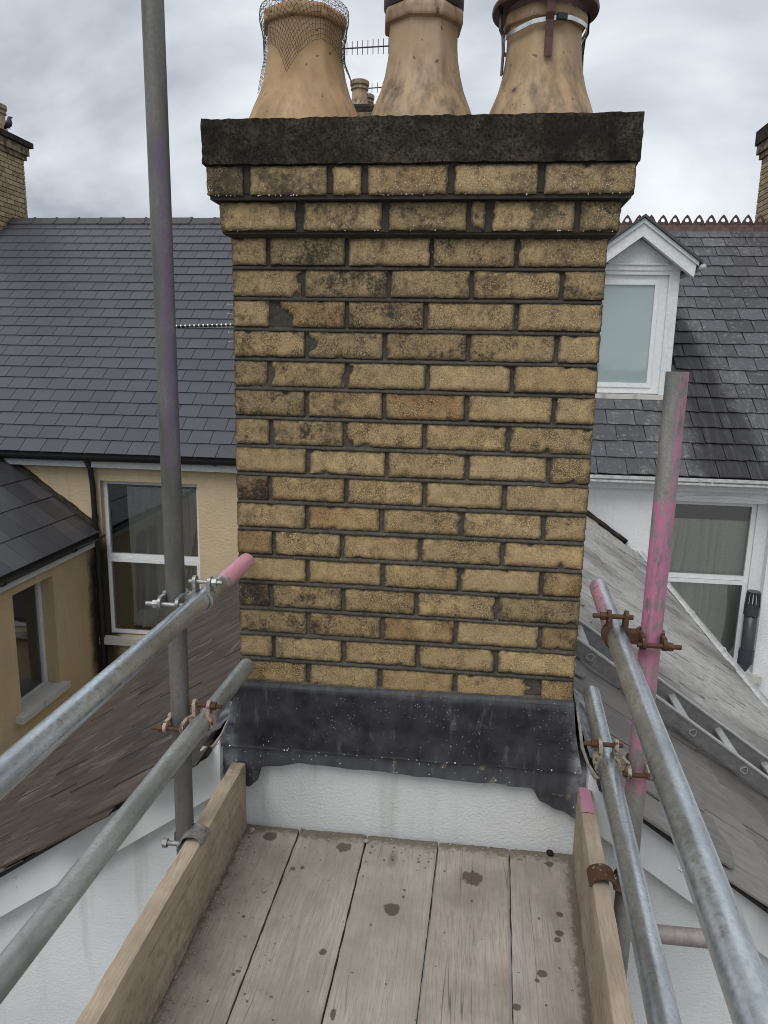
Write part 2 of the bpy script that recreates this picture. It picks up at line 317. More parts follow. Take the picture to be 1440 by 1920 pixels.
class MB:
    def __init__(s): s.v = []; s.f = []; s.att = {}
    def add(s, vs, fs):
        o = len(s.v); s.v += [tuple(v) for v in vs]; s.f += [tuple(i + o for i in f) for f in fs]; return o
    def box(s, x0, x1, y0, y1, z0, z1):
        s.add([(x0, y0, z0), (x1, y0, z0), (x1, y1, z0), (x0, y1, z0), (x0, y0, z1), (x1, y0, z1), (x1, y1, z1), (x0, y1, z1)],
              [(0, 3, 2, 1), (4, 5, 6, 7), (0, 1, 5, 4), (1, 2, 6, 5), (2, 3, 7, 6), (3, 0, 4, 7)]); return s
    def obox(s, c, ax, ay, az, hx, hy, hz):
        c = Vector(c); ax, ay, az = (Vector(a).normalized() for a in (ax, ay, az))
        P = [c + ax * hx * i + ay * hy * j + az * hz * k for k in (-1, 1) for j in (-1, 1) for i in (-1, 1)]
        s.add(P, [(0, 2, 3, 1), (4, 5, 7, 6), (0, 1, 5, 4), (1, 3, 7, 5), (3, 2, 6, 7), (2, 0, 4, 6)]); return s
    def tube(s, pts, r, seg=16, cap=True, inner=None):
        pts = [Vector(p) for p in pts]; rs = r if isinstance(r, (list, tuple)) else [r] * len(pts)
        n = len(pts); o = len(s.v); side = None
        for i, p in enumerate(pts):
            t = (pts[min(i + 1, n - 1)] - pts[max(i - 1, 0)]).normalized()
            if side is None:
                side = t.orthogonal().normalized()
            side = (side - t * side.dot(t)).normalized(); b = t.cross(side)
            for k in range(seg):
                a = 2 * pi * k / seg; s.v.append(tuple(p + (side * cos(a) + b * sin(a)) * rs[i]))
        for i in range(n - 1):
            for k in range(seg):
                a, b2 = o + i * seg + k, o + i * seg + (k + 1) % seg
                s.f.append((a, b2, b2 + seg, a + seg))
        if cap:
            if inner:
                for e_, dirn in ((0, 1), (n - 1, -1)):
                    base = o + e_ * seg; c = pts[e_]; t = (pts[1] - pts[0]).normalized() if e_ == 0 else (pts[-2] - pts[-1]).normalized()
                    q = len(s.v); k_ = inner / rs[e_]
                    for k in range(seg): s.v.append(tuple(c + (Vector(s.v[base + k]) - c) * k_))
                    for k in range(seg): s.v.append(tuple(Vector(s.v[q + k]) + t * rs[e_] * 4))
                    for k in range(seg):
                        j = (k + 1) % seg
                        s.f.append((base + j, base + k, q + k, q + j)); s.f.append((q + j, q + k, q + seg + k, q + seg + j))
                    s.f.append(tuple(q + seg + k for k in range(seg)))
            else:
                s.f.append(tuple(o + k for k in reversed(range(seg)))); s.f.append(tuple(o + (n - 1) * seg + k for k in range(seg)))
        return s
    def grid(s, fn, nu, nv, closed_u=False):
        o = len(s.v)
        for j in range(nv + 1):
            for i in range(nu + (0 if closed_u else 1)): s.v.append(tuple(fn(i / nu, j / nv)))
        w_ = nu if closed_u else nu + 1
        for j in range(nv):
            for i in range(nu):
                a = o + j * w_ + i; b = o + j * w_ + (i + 1) % w_
                s.f.append((a, b, b + w_, a + w_))
        return s
    def prism(s, poly, d):
        """poly: list of 3-D points (flat), extruded by vector d"""
        n = len(poly); d = Vector(d); o = len(s.v)
        s.v += [tuple(Vector(p)) for p in poly] + [tuple(Vector(p) + d) for p in poly]
        s.f.append(tuple(o + i for i in reversed(range(n)))); s.f.append(tuple(o + n + i for i in range(n)))
        for i in range(n):
            j = (i + 1) % n; s.f.append((o + i, o + j, o + n + j, o + n + i))
        return s
    def band(s, c, axis, ref, r, a0, a1, wid, th, seg=20):
        """curved strap round an axis"""
        c, ax = Vector(c), Vector(axis).normalized(); u = Vector(ref).normalized(); u = (u - ax * u.dot(ax)).normalized(); v = ax.cross(u)
        o = len(s.v)
        for i in range(seg + 1):
            a = a0 + (a1 - a0) * i / seg; d = u * cos(a) + v * sin(a)
            for rr, ww in ((r, -wid / 2), (r + th, -wid / 2), (r + th, wid / 2), (r, wid / 2)): s.v.append(tuple(c + d * rr + ax * ww))
        for i in range(seg):
            for k in range(4):
                a = o + i * 4 + k; b = o + i * 4 + (k + 1) % 4; s.f.append((a, b, b + 4, a + 4))
        s.f.append((o + 3, o + 2, o + 1, o)); q = o + seg * 4; s.f.append((q, q + 1, q + 2, q + 3)); return s
    def ico(s, c, r, sub=1, sq=1.0, jit=0.):
        t = (1 + 5 ** .5) / 2
        V = [Vector(x).normalized() for x in ((-1, t, 0), (1, t, 0), (-1, -t, 0), (1, -t, 0), (0, -1, t), (0, 1, t), (0, -1, -t), (0, 1, -t), (t, 0, -1), (t, 0, 1), (-t, 0, -1), (-t, 0, 1))]
        Fc = [(0, 11, 5), (0, 5, 1), (0, 1, 7), (0, 7, 10), (0, 10, 11), (1, 5, 9), (5, 11, 4), (11, 10, 2), (10, 7, 6), (7, 1, 8), (3, 9, 4), (3, 4, 2), (3, 2, 6), (3, 6, 8), (3, 8, 9), (4, 9, 5), (2, 4, 11), (6, 2, 10), (8, 6, 7), (9, 8, 1)]
        for _ in range(sub - 1):
            N = []; C = {}
            def mid(a, b):
                k = (min(a, b), max(a, b))
                if k not in C: V.append(((V[a] + V[b]) / 2).normalized()); C[k] = len(V) - 1
                return C[k]
            for a, b, c_ in Fc:
                x, y, z = mid(a, b), mid(b, c_), mid(c_, a); N += [(a, x, z), (b, y, x), (c_, z, y), (x, y, z)]
            Fc = N
        c = Vector(c)
        s.add([c + Vector((p.x, p.y, p.z * sq)) * r * (1 + (random.uniform(-jit, jit) if jit else 0)) for p in V], Fc); return s
    def build(s, name, mat, parent=None, origin=None, smooth=False, angle=None):
        pw = WL[parent.name] if parent else Vector((0, 0, 0))
        if origin is None: origin = pw if parent else Vector((0, 0, 0))
        origin = Vector(origin)
        me = bpy.data.meshes.new(name)
        me.from_pydata([(a - origin.x, b - origin.y, c - origin.z) for a, b, c in s.v], [], s.f)
        if mat: me.materials.append(mat)
        if smooth or angle:
            me.polygons.foreach_set('use_smooth', [True] * len(me.polygons))
            if angle: me.set_sharp_from_angle(angle=radians(angle))
        for k, vals in s.att.items():
            a = me.attributes.new(k, 'FLOAT', 'POINT'); a.data.foreach_set('value', vals)
        me.update()
        return link(name, me, parent, origin)

def link(name, me, parent, origin):
    o = bpy.data.objects.new(name, me); COL.objects.link(o)
    pw = WL[parent.name] if parent else Vector((0, 0, 0))
    if parent: o.parent = parent
    o.location = Vector(origin) - pw
    WL[o.name] = Vector(origin); return o

def tag(o, label=None, cat=None, group=None, kind=None):
    if label: o['label'] = label
    if cat: o['category'] = cat
    if group: o['group'] = group
    if kind: o['kind'] = kind
    return o
def thing(name, loc, label, cat, group=None):
    o = bpy.data.objects.new(name, None); COL.objects.link(o); o.location = loc; o.empty_display_size = .1; WL[o.name] = Vector(loc)
    return tag(o, label, cat, group)

def wall_with_holes(mb, axis, pos, th, u0, u1, z0, z1, holes):
    """slab on plane axis=pos, thickness th (signed, away from viewer); holes (ua,ub,za,zb) are left open"""
    us = sorted({u0, u1, *[h for q in holes for h in q[:2]]}); zs = sorted({z0, z1, *[h for q in holes for h in q[2:]]})
    us = [u for u in us if u0 <= u <= u1]; zs = [z for z in zs if z0 <= z <= z1]
    for i in range(len(us) - 1):
        for j in range(len(zs) - 1):
            cu, cz = (us[i] + us[i + 1]) / 2, (zs[j] + zs[j + 1]) / 2
            if any(a < cu < b and c < cz < d for a, b, c, d in holes): continue
            lo, hi = min(pos, pos + th), max(pos, pos + th)
            if axis == 'y': mb.box(us[i], us[i + 1], lo, hi, zs[j], zs[j + 1])
            else: mb.box(lo, hi, us[i], us[i + 1], zs[j], zs[j + 1])
    return mb

# ------------------------------------------------------------------ materials
MAT_BRICK = mat_brick('buff_brick')
MAT_BRICK_FAR = mat_brick('far_buff_brick', .5, (.52, .42, .26), 0)
MAT_MORTAR = mat_mortar(); MAT_CAP = mat_cap(); MAT_LEAD = mat_lead()
MAT_POT = mat_pot('terracotta_buff'); MAT_POT2 = mat_pot('terracotta_dusty', (.42, .285, .165), 1.0); MAT_POT3 = mat_pot('terracotta_spotted', (.42, .278, .150), .95)
MAT_SOOTY = mat_simple('sooty_clay', (.06, .045, .038), .7, .4, 40)
MAT_SOOT_SHADE = mat_simple('soot', (.012, .011, .010), .95, .3, 40)  # soot in the pot flues; also paints the shade inside rung ends
MAT_COWL = mat_simple('brown_painted_steel', (.085, .034, .028), .5, .25, 60, .1)
MAT_STEEL = mat_simple('stainless_band', (.62, .62, .60), .25, .12, 120, .9)
MAT_BLACK = mat_simple('black_plastic', (.012, .012, .013), .38, .3, 30)
MAT_WIRE = mat_simple('rusty_wire', (.10, .085, .075), .6, .3, 200, .5)
MAT_WHITE_R = mat_render('white_render', (.66, .685, .69), (.24, .235, .185), 120, .7, streak=.55)
MAT_WHITE_HOUSE = mat_render('white_house_render', (.78, .79, .80), (.34, .34, .32), 40, .8, streak=.22)
def damp(m, c):
    x, y, z = m.sep(m.pos()); v = m.vec('pos'); w_ = m.math('MULTIPLY', m.math('SUBTRACT', m.noise(v, 4, 6, .7), .5), .30)
    xx = m.math('ADD', x, w_); zz = m.math('ADD', z, w_)
    k = m.math('MULTIPLY', m.math('MULTIPLY', m.sm(xx, -4.66, -4.84), m.sm(xx, -5.25, -5.0)), m.sm(zz, -1.35, -1.75))
    c = m.mix(m.math('MULTIPLY', k, .95), c, (.018, .014, .011))
    k2 = m.math('MULTIPLY', m.sm(m.math('ADD', x, m.math('MULTIPLY', w_, 1.6)), -4.3, -4.9), m.sm(zz, -2.9, -3.5))
    return m.mix(m.math('MULTIPLY', k2, .6), c, (.07, .05, .03))
def damp2(m, c):
    x, y, z = m.sep(m.pos()); v = m.vec('pos'); w_ = m.math('MULTIPLY', m.math('SUBTRACT', m.noise(v, 4, 6, .7), .5), .35)
    k = m.math('MULTIPLY', m.sm(m.math('ADD', y, w_), 7.22, 7.42), m.sm(m.math('ADD', z, w_), -1.5, -2.0))
    return m.mix(m.math('MULTIPLY', k, .9), c, (.022, .017, .013))
MAT_YELLOW = mat_render('ochre_render', (.61, .485, .32), (.24, .185, .11), 30, 1.0, damp, .35)
MAT_YELLOW2 = mat_render('ochre_render_wing', (.60, .46, .28), (.24, .185, .11), 30, 1.0, damp2, .35)
MAT_UPVC = mat_simple('white_upvc', (.74, .755, .76), .35, .06, 20, 0, .05)
MAT_WHITE_PAINT = mat_simple('white_paint', (.66, .69, .70), .45, .10, 26, 0, .12)
MAT_BARGE = mat_render('painted_bargeboard', (.66, .69, .69), (.20, .20, .17), 30, .05, streak=.25)
MAT_SILL = mat_render('dirty_sill', (.56, .54, .50), (.09, .08, .06), 60, .3, streak=.8)
MAT_GLASS = mat_glass('window_glass', (.05, .055, .055), .02)
MAT_GLASS_D = mat_glass('dormer_glass', (.44, .55, .55), .62)  # pale teal diffuse tint paints the sky reflected in the pane
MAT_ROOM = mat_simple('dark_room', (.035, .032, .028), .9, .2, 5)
MAT_CURTAIN = mat_simple('net_curtain', (.60, .59, .55), .9, .12, 60)
MAT_CURTAIN_W = mat_simple('cream_curtain', (.90, .86, .75), .9, .1, 60)
MAT_SL_NEW = mat_slate('smooth_grey_slate', (.051, .053, .064), (.15, .155, .17), .10, .40)
def whitestain(m, c, vp):
    x, y, z = m.sep(m.pos()); n = m.noise(vp, 5, 6, .7); w_ = m.math('MULTIPLY', m.math('SUBTRACT', n, .5), .55)
    # run-off from the dormer eaves: a dark band drifting right on its way down
    ctr = m.math('ADD', 3.02, m.math('MULTIPLY', m.math('SUBTRACT', 2.1, z), .155))
    d = m.math('ABSOLUTE', m.math('ADD', m.math('SUBTRACT', x, ctr), m.math('MULTIPLY', w_, .8)))
    wid = m.math('ADD', .13, m.math('MULTIPLY', m.math('SUBTRACT', 2.1, z), .20))
    k = m.math('MULTIPLY', m.sm(d, wid, m.math('MULTIPLY', wid, .45)), m.sm(z, 2.2, 1.9))
    k = m.math('MULTIPLY', k, m.ramp(m.noise(m.vec('pos', (11, .8, .8)), 1.1, 5, .7), (.30, .55), (.50, 1.)))
    c = m.mix(m.math('MULTIPLY', k, .95), c, (.009, .008, .010))
    hz = m.math('MULTIPLY', m.sm(d, m.math('MULTIPLY', wid, 2.6), m.math('MULTIPLY', wid, 1.1)), m.ramp(m.noise(m.vec('pos', (5, 1, 1)), 5, 6, .72), (.50, 0.), (.66, 1.)))
    hz = m.math('MULTIPLY', hz, m.math('SUBTRACT', 1, k))
    return m.mix(m.math('MULTIPLY', hz, .32), c, (.30, .29, .28))
MAT_SL_OLD = mat_slate('old_lichened_slate', (.062, .062, .069), (.30, .30, .29), .7, .45, streak=whitestain, fine=90)
def brownstreak(m, c, vp):
    f = m.noise(m.vec('obj', (1, .07, 1), rnd=80), 55, 5, .7)
    return m.mix(m.ramp(f, (.52, 0.), (.66, .8)), c, (.020, .016, .015))
MAT_SL_WING_L = mat_slate('weathered_brown_slate', (.056, .045, .036), (.33, .31, .29), .30, .66, (.066, .048, .036), dirs=(1, .16, 1), streak=brownstreak, spec=.2)
def lichen_sheen(m, c, vp):
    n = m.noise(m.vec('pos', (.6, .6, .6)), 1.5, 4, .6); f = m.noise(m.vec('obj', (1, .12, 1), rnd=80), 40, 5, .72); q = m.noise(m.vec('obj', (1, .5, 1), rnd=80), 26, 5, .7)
    k = m.math('MULTIPLY', m.math('MULTIPLY', m.ramp(n, (.36, .15), (.58, 1.)), m.ramp(q, (.30, .25), (.55, 1.))), m.sm(m.math('ADD', m.sep(m.pos())[1], m.math('MULTIPLY', m.math('SUBTRACT', n, .5), 3.)), .5, 2.3, .25, 1.))  # patchy lichen, plus sky sheen painted in paler towards the far wall
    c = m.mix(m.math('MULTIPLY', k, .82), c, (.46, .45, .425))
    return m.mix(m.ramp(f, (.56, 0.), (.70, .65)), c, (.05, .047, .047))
MAT_SL_WING_R = mat_slate('pale_lichen_sheen_slate', (.098, .090, .082), (.40, .385, .36), .25, .55, dirs=(1, .2, 1), streak=lichen_sheen, spec=.35)
MAT_SL_WET = mat_slate('dark_wet_slate', (.045, .045, .050), (.12, .12, .12), .2, .33)
MAT_RIDGE = mat_simple('dark_ridge_tile', (.055, .053, .055), .6, .3, 20)
MAT_RIDGE_R = mat_simple('red_brown_ridge_tile', (.080, .046, .037), .75, .45, 14, 0, .4, .004)
MAT_DECK = mat_simple('roof_underlay', (.03, .028, .027), .9, .2, 10)
MAT_GUTTER_W = mat_simple('grey_white_gutter', (.52, .53, .52), .45, .25, 14)
MAT_BOARD = mat_wood('grey_scaffold_board', (.42, .375, .32), (.235, .205, .172), stains=True)
MAT_TOE = mat_wood('toe_board_timber', (.52, .41, .285), (.28, .205, .138), stains=True, grey=.25)
MAT_TOE_R = mat_wood('toe_board_timber_pinkish', (.47, .375, .28), (.27, .21, .155), stains=True, grey=.15)
PINK = (.47, .165, .275); LPINK = (.66, .32, .38)
MAT_GALV_LU = mat_galv('galvanised_tube_pink_tip', .62, LPINK, [(1, -.25, .1, None, 1, 1.)], .22, chips=(.20, .34))
MAT_GALV_LL = mat_galv('galvanised_tube_dull', .42, grime=.45, tint=(.98, 1.02, .97), rough=.42, metal=.6)
MAT_GALV_RU = mat_galv('galvanised_tube_pink_side', .64, PINK, [(1, -.36, .1, 0, -1, 1.)], .2)
MAT_GALV_RL = mat_galv('galvanised_tube_mottled', .58, grime=.3)
MAT_STD_L = mat_galv('dull_standard_purple', .15, (.13, .075, .17), [(2, .72, 1.45, 0, 1, .62)], .6, (1, .98, .92), .5, .35)
MAT_STD_R = mat_galv('pink_sprayed_standard', .26, PINK, [(2, .24, .70, None, 1, 1.), (2, .70, 1.2, 0, 1, .75), (2, -.02, .20, None, 1, .7)], .55, (1, .98, .92), .5, .35)
MAT_TRANSOM = mat_galv('dull_pinkish_tube', .30, grime=.4, tint=(1.1, .95, .92), rough=.55, metal=.3)
MAT_FIT_Z = mat_simple('zinc_fitting', (.36, .365, .36), .45, .4, 90, .6, .5)
MAT_FIT_P = mat_rust('chalky_pink_fitting', .25, (.42, .32, .27)); MAT_FIT_R = mat_rust('rusty_fitting', .75, (.30, .24, .18)); MAT_FIT_R2 = mat_rust('part_rusted_fitting', .30, (.38, .34, .27))
MAT_BOLT = mat_rust('rusty_bolt', 1.0)
MAT_ALU = mat_simple('weathered_aluminium', (.20, .20, .195), .5, .2, 40, .4, .2); MAT_RUNG = mat_simple('rung_aluminium', (.47, .47, .46), .4, .15, 40, .5, .2)
MAT_DROP = mat_simple('water_drop', (.86, .88, .90), .08, .02, 10, 0, 0.)  # white base colour paints the bright glint of each drop
MAT_SEAL = mat_simple('old_sealant', (.32, .295, .24), .8, .35, 60)
MAT_CRUMB = mat_simple('mortar_crumb', (.36, .32, .26), .9, .4, 40)
MAT_GROUND = mat_render('yard_concrete', (.23, .22, .20), (.10, .10, .09), 20, .3)
MAT_BIRD = mat_simple('dark_feathers', (.035, .036, .045), .6, .4, 60)
MAT_GREYP = mat_simple('grey_pipe', (.040, .045, .055), .38, .3, 12)
MAT_FELT = mat_simple('black_sheet', (.018, .018, .02), .35, .4, 50)

# ------------------------------------------------------------------ ground
g = MB(); g.add([(-1500, -1500, -6.5), (1500, -1500, -6.5), (1500, 1500, -6.5), (-1500, 1500, -6.5)], [(0, 1, 2, 3)])
tag(g.build('ground', MAT_GROUND), kind='structure')

# ------------------------------------------------------------------ slates
def slate_meshes(tagname, w_, L_, mat, th=.006, n=6, rag=.004, seed=1, gap=.003, lift0=.010):
    rnd = random.Random(seed); res = []
    for k in range(n):
        ww = w_ / 2 - gap
        xs = [-ww, -ww * .5, 0, ww * .5, ww]
        tail = [rnd.uniform(-rag, rag) for _ in xs]
        if rag > .004 and rnd.random() < .35: tail[rnd.choice((0, 4))] += rnd.uniform(.012, .03)
        lift = lift0 + rnd.uniform(0, rag * .6)
        b = MB(); vs = []
        for zt in (0, 1):
            for x, t in zip(xs, tail): vs.append((x, t, lift + zt * th))
            for x in xs: vs.append((x, L_, 0.0 + zt * th * .5))
        fs = []
        for i in range(4):
            fs.append((10 + i, 11 + i, 16 + i, 15 + i)); fs.append((i + 1, i, 10 + i - 10 + 5, 6 + i))
            fs.append((i, i + 1, 11 + i, 10 + i))
        fs += [(0, 10, 15, 5), (4, 9, 19, 14)]
        b.add(vs, fs)
        me = bpy.data.meshes.new(tagname); me.from_pydata(b.v, [], b.f); me.materials.append(mat); me.update(); res.append(me)
    return res

def lay_slates(cands, part, O, U, V, ulen, rows, gauge, wid, meshes, seed=1, jit=.0, skip=None, rotj=.003, trim=None):
    rnd = random.Random(seed); O, U, V = Vector(O), Vector(U).normalized(), Vector(V).normalized(); Nn = U.cross(V)
    if Nn.z < 0: Nn = -Nn
    for r in range(rows):
        u = -(wid * .5 if r % 2 else 0) + rnd.uniform(-jit, jit) * wid
        while u < ulen:
            ua, ub = max(u, 0), min(u + wid, ulen)
            if u < 0 and u >= -.3 * wid: ua = u
            fu = (ub - ua) / wid
            c = O + U * ((ua + ub) / 2) + V * (r * gauge + rnd.uniform(-jit, jit) * .05) 
            if fu > .12 and not (skip and skip(c)):
                a = rnd.gauss(0, rotj); U2 = (U + V * a).normalized(); V2 = (V - U * a).normalized()
                mw = Matrix.Translation(c) @ Matrix(((U2.x, V2.x, Nn.x, 0), (U2.y, V2.y, Nn.y, 0), (U2.z, V2.z, Nn.z, 0), (0, 0, 0, 1)))
                mw = mw @ Matrix.Diagonal((fu, 1, 1, 1))
                if trim:
                    f_ = trim(c)
                    if f_ < .15: u += wid; continue
                    mw = mw @ Matrix.Diagonal((1, f_, 1, 1))
                me = rnd.choice(meshes); q = [proj(mw @ Vector((x, y, .01))) for x in (-wid / 2, wid / 2) for y in (0, gauge)]
                sc = 0
                if all(q):
                    cx, cy = sum(t[0] for t in q) / 4, sum(t[1] for t in q) / 4
                    A = abs((q[1][0] - q[0][0]) * (q[2][1] - q[0][1]) - (q[2][0] - q[0][0]) * (q[1][1] - q[0][1]))
                    if -30 < cx < 1470 and -30 < cy < 1950 and not (455 < cx < 1065 and 230 < cy < 1480): sc = A
                cands.append((sc, rnd.random(), part, me, mw))
            u += wid
def finish_slates(cands, roofs, mat, limit=300):
    cands.sort(key=lambda c: (-c[0], c[1])); rest = {}
    for i, (sc, _, part, me, mw) in enumerate(cands):
        if i < limit and sc > 0:
            o = bpy.data.objects.new('slate', me); COL.objects.link(o); o.parent = part
            o.matrix_local = Matrix.Translation(-WL[part.name]) @ mw
        else:
            b = rest.setdefault(part.name, (part, MB()))[1]
            b.add([mw @ v.co for v in me.vertices], [tuple(p.vertices) for p in me.polygons])
    for part, b in rest.values():
        tag(b.build('slates', mat, part), kind='stuff')

def sheet(mb, pts, th):  # flat panel, thickness downwards
    mb.prism(pts, (0, 0, -th)); return mb

def window(parent, axis, plane, inset, u0, u1, z0, z1, transom=None, fw_=.055, glass=None, sign=1, sash_out=0., curtain=None, room=1.2, name='window'):
    """casement in an opening; axis 'y' faces -y, axis 'x' faces +x (sign -1)"""
    def B(mb, ua, ub, d0, d1, za, zb):
        if axis == 'y': mb.box(ua, ub, plane + d0, plane + d1, za, zb)
        else: mb.box(plane - d1, plane - d0, ua, ub, za, zb)
        return mb
    d0, d1 = inset, inset + .07
    f = MB(); B(f, u0, u0 + fw_, d0, d1, z0, z1); B(f, u1 - fw_, u1, d0, d1, z0, z1); B(f, u0 + fw_, u1 - fw_, d0, d1, z1 - fw_, z1); B(f, u0 + fw_, u1 - fw_, d0, d1, z0, z0 + fw_)
    if transom: B(f, u0 + fw_, u1 - fw_, d0, d1, transom - .03, transom + .03)
    wf = f.build(name, MAT_UPVC, parent)
    panes = [(z0 + fw_, z1 - fw_)] if not transom else [(z0 + fw_, transom - .03), (transom + .03, z1 - fw_)]
    for i, (a, b) in enumerate(panes):
        if i == 0 and sash_out:
            s_ = MB(); k = .05; q = d0 - sash_out
            B(s_, u0 + .02, u0 + .02 + k, q, d0 - .002, a - .03, b); B(s_, u1 - .02 - k, u1 - .02, q, d0 - .002, a - .03, b); B(s_, u0 + .02 + k, u1 - .02 - k, q, d0 - .002, b - k, b); B(s_, u0 + .02 + k, u1 - .02 - k, q, d0 - .002, a - .03, a - .03 + k)
            s_.build('sash', MAT_UPVC, wf); pd = q + .02
        else: pd = d0 + .035
        B(MB(), u0 + fw_ - .005, u1 - fw_ + .005, pd, pd + .006, a - .005, b + .005).build('pane', glass or MAT_GLASS, wf)
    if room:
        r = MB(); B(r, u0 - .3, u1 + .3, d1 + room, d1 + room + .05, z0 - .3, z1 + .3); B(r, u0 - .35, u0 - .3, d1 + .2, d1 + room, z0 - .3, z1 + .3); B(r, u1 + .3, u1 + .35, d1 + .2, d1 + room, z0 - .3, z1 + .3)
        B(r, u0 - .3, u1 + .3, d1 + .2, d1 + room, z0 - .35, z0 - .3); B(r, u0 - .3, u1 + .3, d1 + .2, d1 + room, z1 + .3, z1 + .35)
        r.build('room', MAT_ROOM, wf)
    return wf

def curtain(parent, y, x0, x1, z0, z1, mat, gather=None, waves=9, amp=.025, seed=0):
    def fn(u, v):
        z = z0 + (z1 - z0) * v
        x = x0 + (x1 - x0) * u
        if gather: # pulled aside lower down
            g_ = gather * (1 - v) ** 1.5
            x = x0 + (x1 - x0) * (u * (1 - g_))
        return (x, y + amp * sin(u * waves * 2 * pi + nz(u * 3, v * 1.2, seed) * 5) + .02 * nz(u * 4, v * 3, seed), z)
    return MB().grid(fn, 90, 14).build('curtain', mat, parent, smooth=True)

# ------------------------------------------------------------------ ochre house (left) and white house (right)
YM = 7.5; XP = -0.5
TL = (3.44 + .32) / (12.2 - 7.3); TR = (3.27 + .34) / (11.98 - 7.3)
yel = thing('terraced_house', (-6, YM, -6.5), 'ochre rendered house with smooth grey slate roof behind the chimney', 'house')
H1 = (-4.90, -3.50, -3.0, -.74)
wall = wall_with_holes(MB(), 'y', YM, .3, -13, XP, -6.5, -.42, [H1]).build('wall', MAT_YELLOW, yel)
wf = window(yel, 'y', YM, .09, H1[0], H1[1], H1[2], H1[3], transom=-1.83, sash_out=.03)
curtain(wf, YM + .22, -4.62, -3.55, -2.92, -.85, MAT_CURTAIN, .45, 6, .02, 3); curtain(wf, YM + .25, -3.9, -3.5, -2.92, -.85, MAT_CURTAIN, None, 4, .03, 5)
MB().box(-5.0, -3.4, YM - .09, YM + .09, -3.11, -3.003).build('window_sill', MAT_SILL, yel)
MB().box(-13, XP, YM - .13, YM - .004, -.54, -.435).build('fascia', MAT_WHITE_PAINT, yel)
def gutter(parent, p0, p1, r, mat, name='gutter', joints=0, top=0):
    p0, p1 = Vector(p0), Vector(p1); d = (p1 - p0); L = d.length; d.normalize()
    b = MB(); side = d.cross(Vector((0, 0, 1))).normalized(); n = max(2, int(L / .5))
    o = len(b.v); prof = [(cos(pi + pi * k / 8) * r, sin(pi + pi * k / 8) * r) for k in range(9)]; prof = prof + [(x * .92, z * .92) for x, z in reversed(prof)]
    for i in range(n + 1):
        c = p0 + d * (L * i / n) + Vector((0, 0, .006 * nz(i * .7, r * 50)))
        for x, z in prof: b.v.append(tuple(c + side * x + Vector((0, 0, z))))
    m_ = len(prof)
    for i in range(n):
        for k in range(m_):
            a = i * m_ + k; c = i * m_ + (k + 1) % m_; b.f.append((a, c, c + m_, a + m_))
    b.f.append(tuple(range(m_))); b.f.append(tuple(n * m_ + k for k in reversed(range(m_))))
    go = b.build(name, mat, parent, angle=40)
    for j in range(joints):
        c = p0 + d * (L * (j + .5) / joints)
        MB().band(c, d, (0, 0, -1), r, -pi / 2, pi / 2, .05, .008, 10).build('gutter_clip', mat, go)
    return go
gutter(yel, (-13, YM - .20, -.40), (XP, YM - .20, -.375), .065, MAT_BLACK, joints=7)
dp = MB().tube([(-4.98, YM - .17, -.46), (-4.98, YM - .09, -.56), (-4.97, YM - .07, -.8), (-4.96, YM - .07, -1.6), (-4.96, YM - .07, -6.5)], .038, 12).build('downpipe', MAT_BLACK, yel, smooth=True)
MB().tube([(-4.962, YM - .07, -1.22), (-4.962, YM - .07, -1.30)], .046, 12).build('pipe_collar', MAT_BLACK, dp)
ry0, rz0 = 7.26, -.33
roofL = sheet(MB(), [(-13, ry0, rz0 - .01), (XP, ry0, rz0 - .01), (XP, 12.2, rz0 - .01 + TL * (12.2 - ry0)), (-13, 12.2, rz0 - .01 + TL * (12.2 - ry0))], .06)
roofL.prism([(-13, 12.2, 3.36), (XP, 12.2, 3.36), (XP, 17.2, -.4), (-13, 17.2, -.4)], (0, 0, -.06))
roofL = roofL.build('roof', MAT_DECK, yel)
Vl = Vector((0, 1, TL)).normalized(); SLn = (12.2 - ry0) * sqrt(1 + TL * TL); GA = (SLn - .05) / 24
cs = []
lay_slates(cs, roofL, (-12.9, ry0 - .03, rz0 - .01), (1, 0, 0), Vl, 12.4, 24, GA, .305, slate_meshes('slate', .305, GA + .09, MAT_SL_NEW, .008, 6, .001, 3, .004, .013), 4, 0, rotj=.001)
finish_slates(cs, [roofL], MAT_SL_NEW)
for i in range(28):
    x0 = -12.9 + i * .45; zt = rz0 + TL * (12.2 - ry0) + .05 + .012 * nz(i * .9); b = MB()
    b.prism([(x0 + .003, 12.2 - .16, zt - .115), (x0 + .003, 12.2, zt + .012), (x0 + .003, 12.2 + .16, zt - .115), (x0 + .003, 12.2 + .16, zt - .135), (x0 + .003, 12.2, zt - .012), (x0 + .003, 12.2 - .16, zt - .135)], (.444, 0, 0))
    b.prism([(x0 + .425, 12.2 - .17, zt - .11), (x0 + .425, 12.2, zt + .026), (x0 + .425, 12.2 + .17, zt - .11)], (.04, 0, 0))
    b.build('ridge_tile', MAT_RIDGE, roofL, origin=(x0, 12.2, zt))

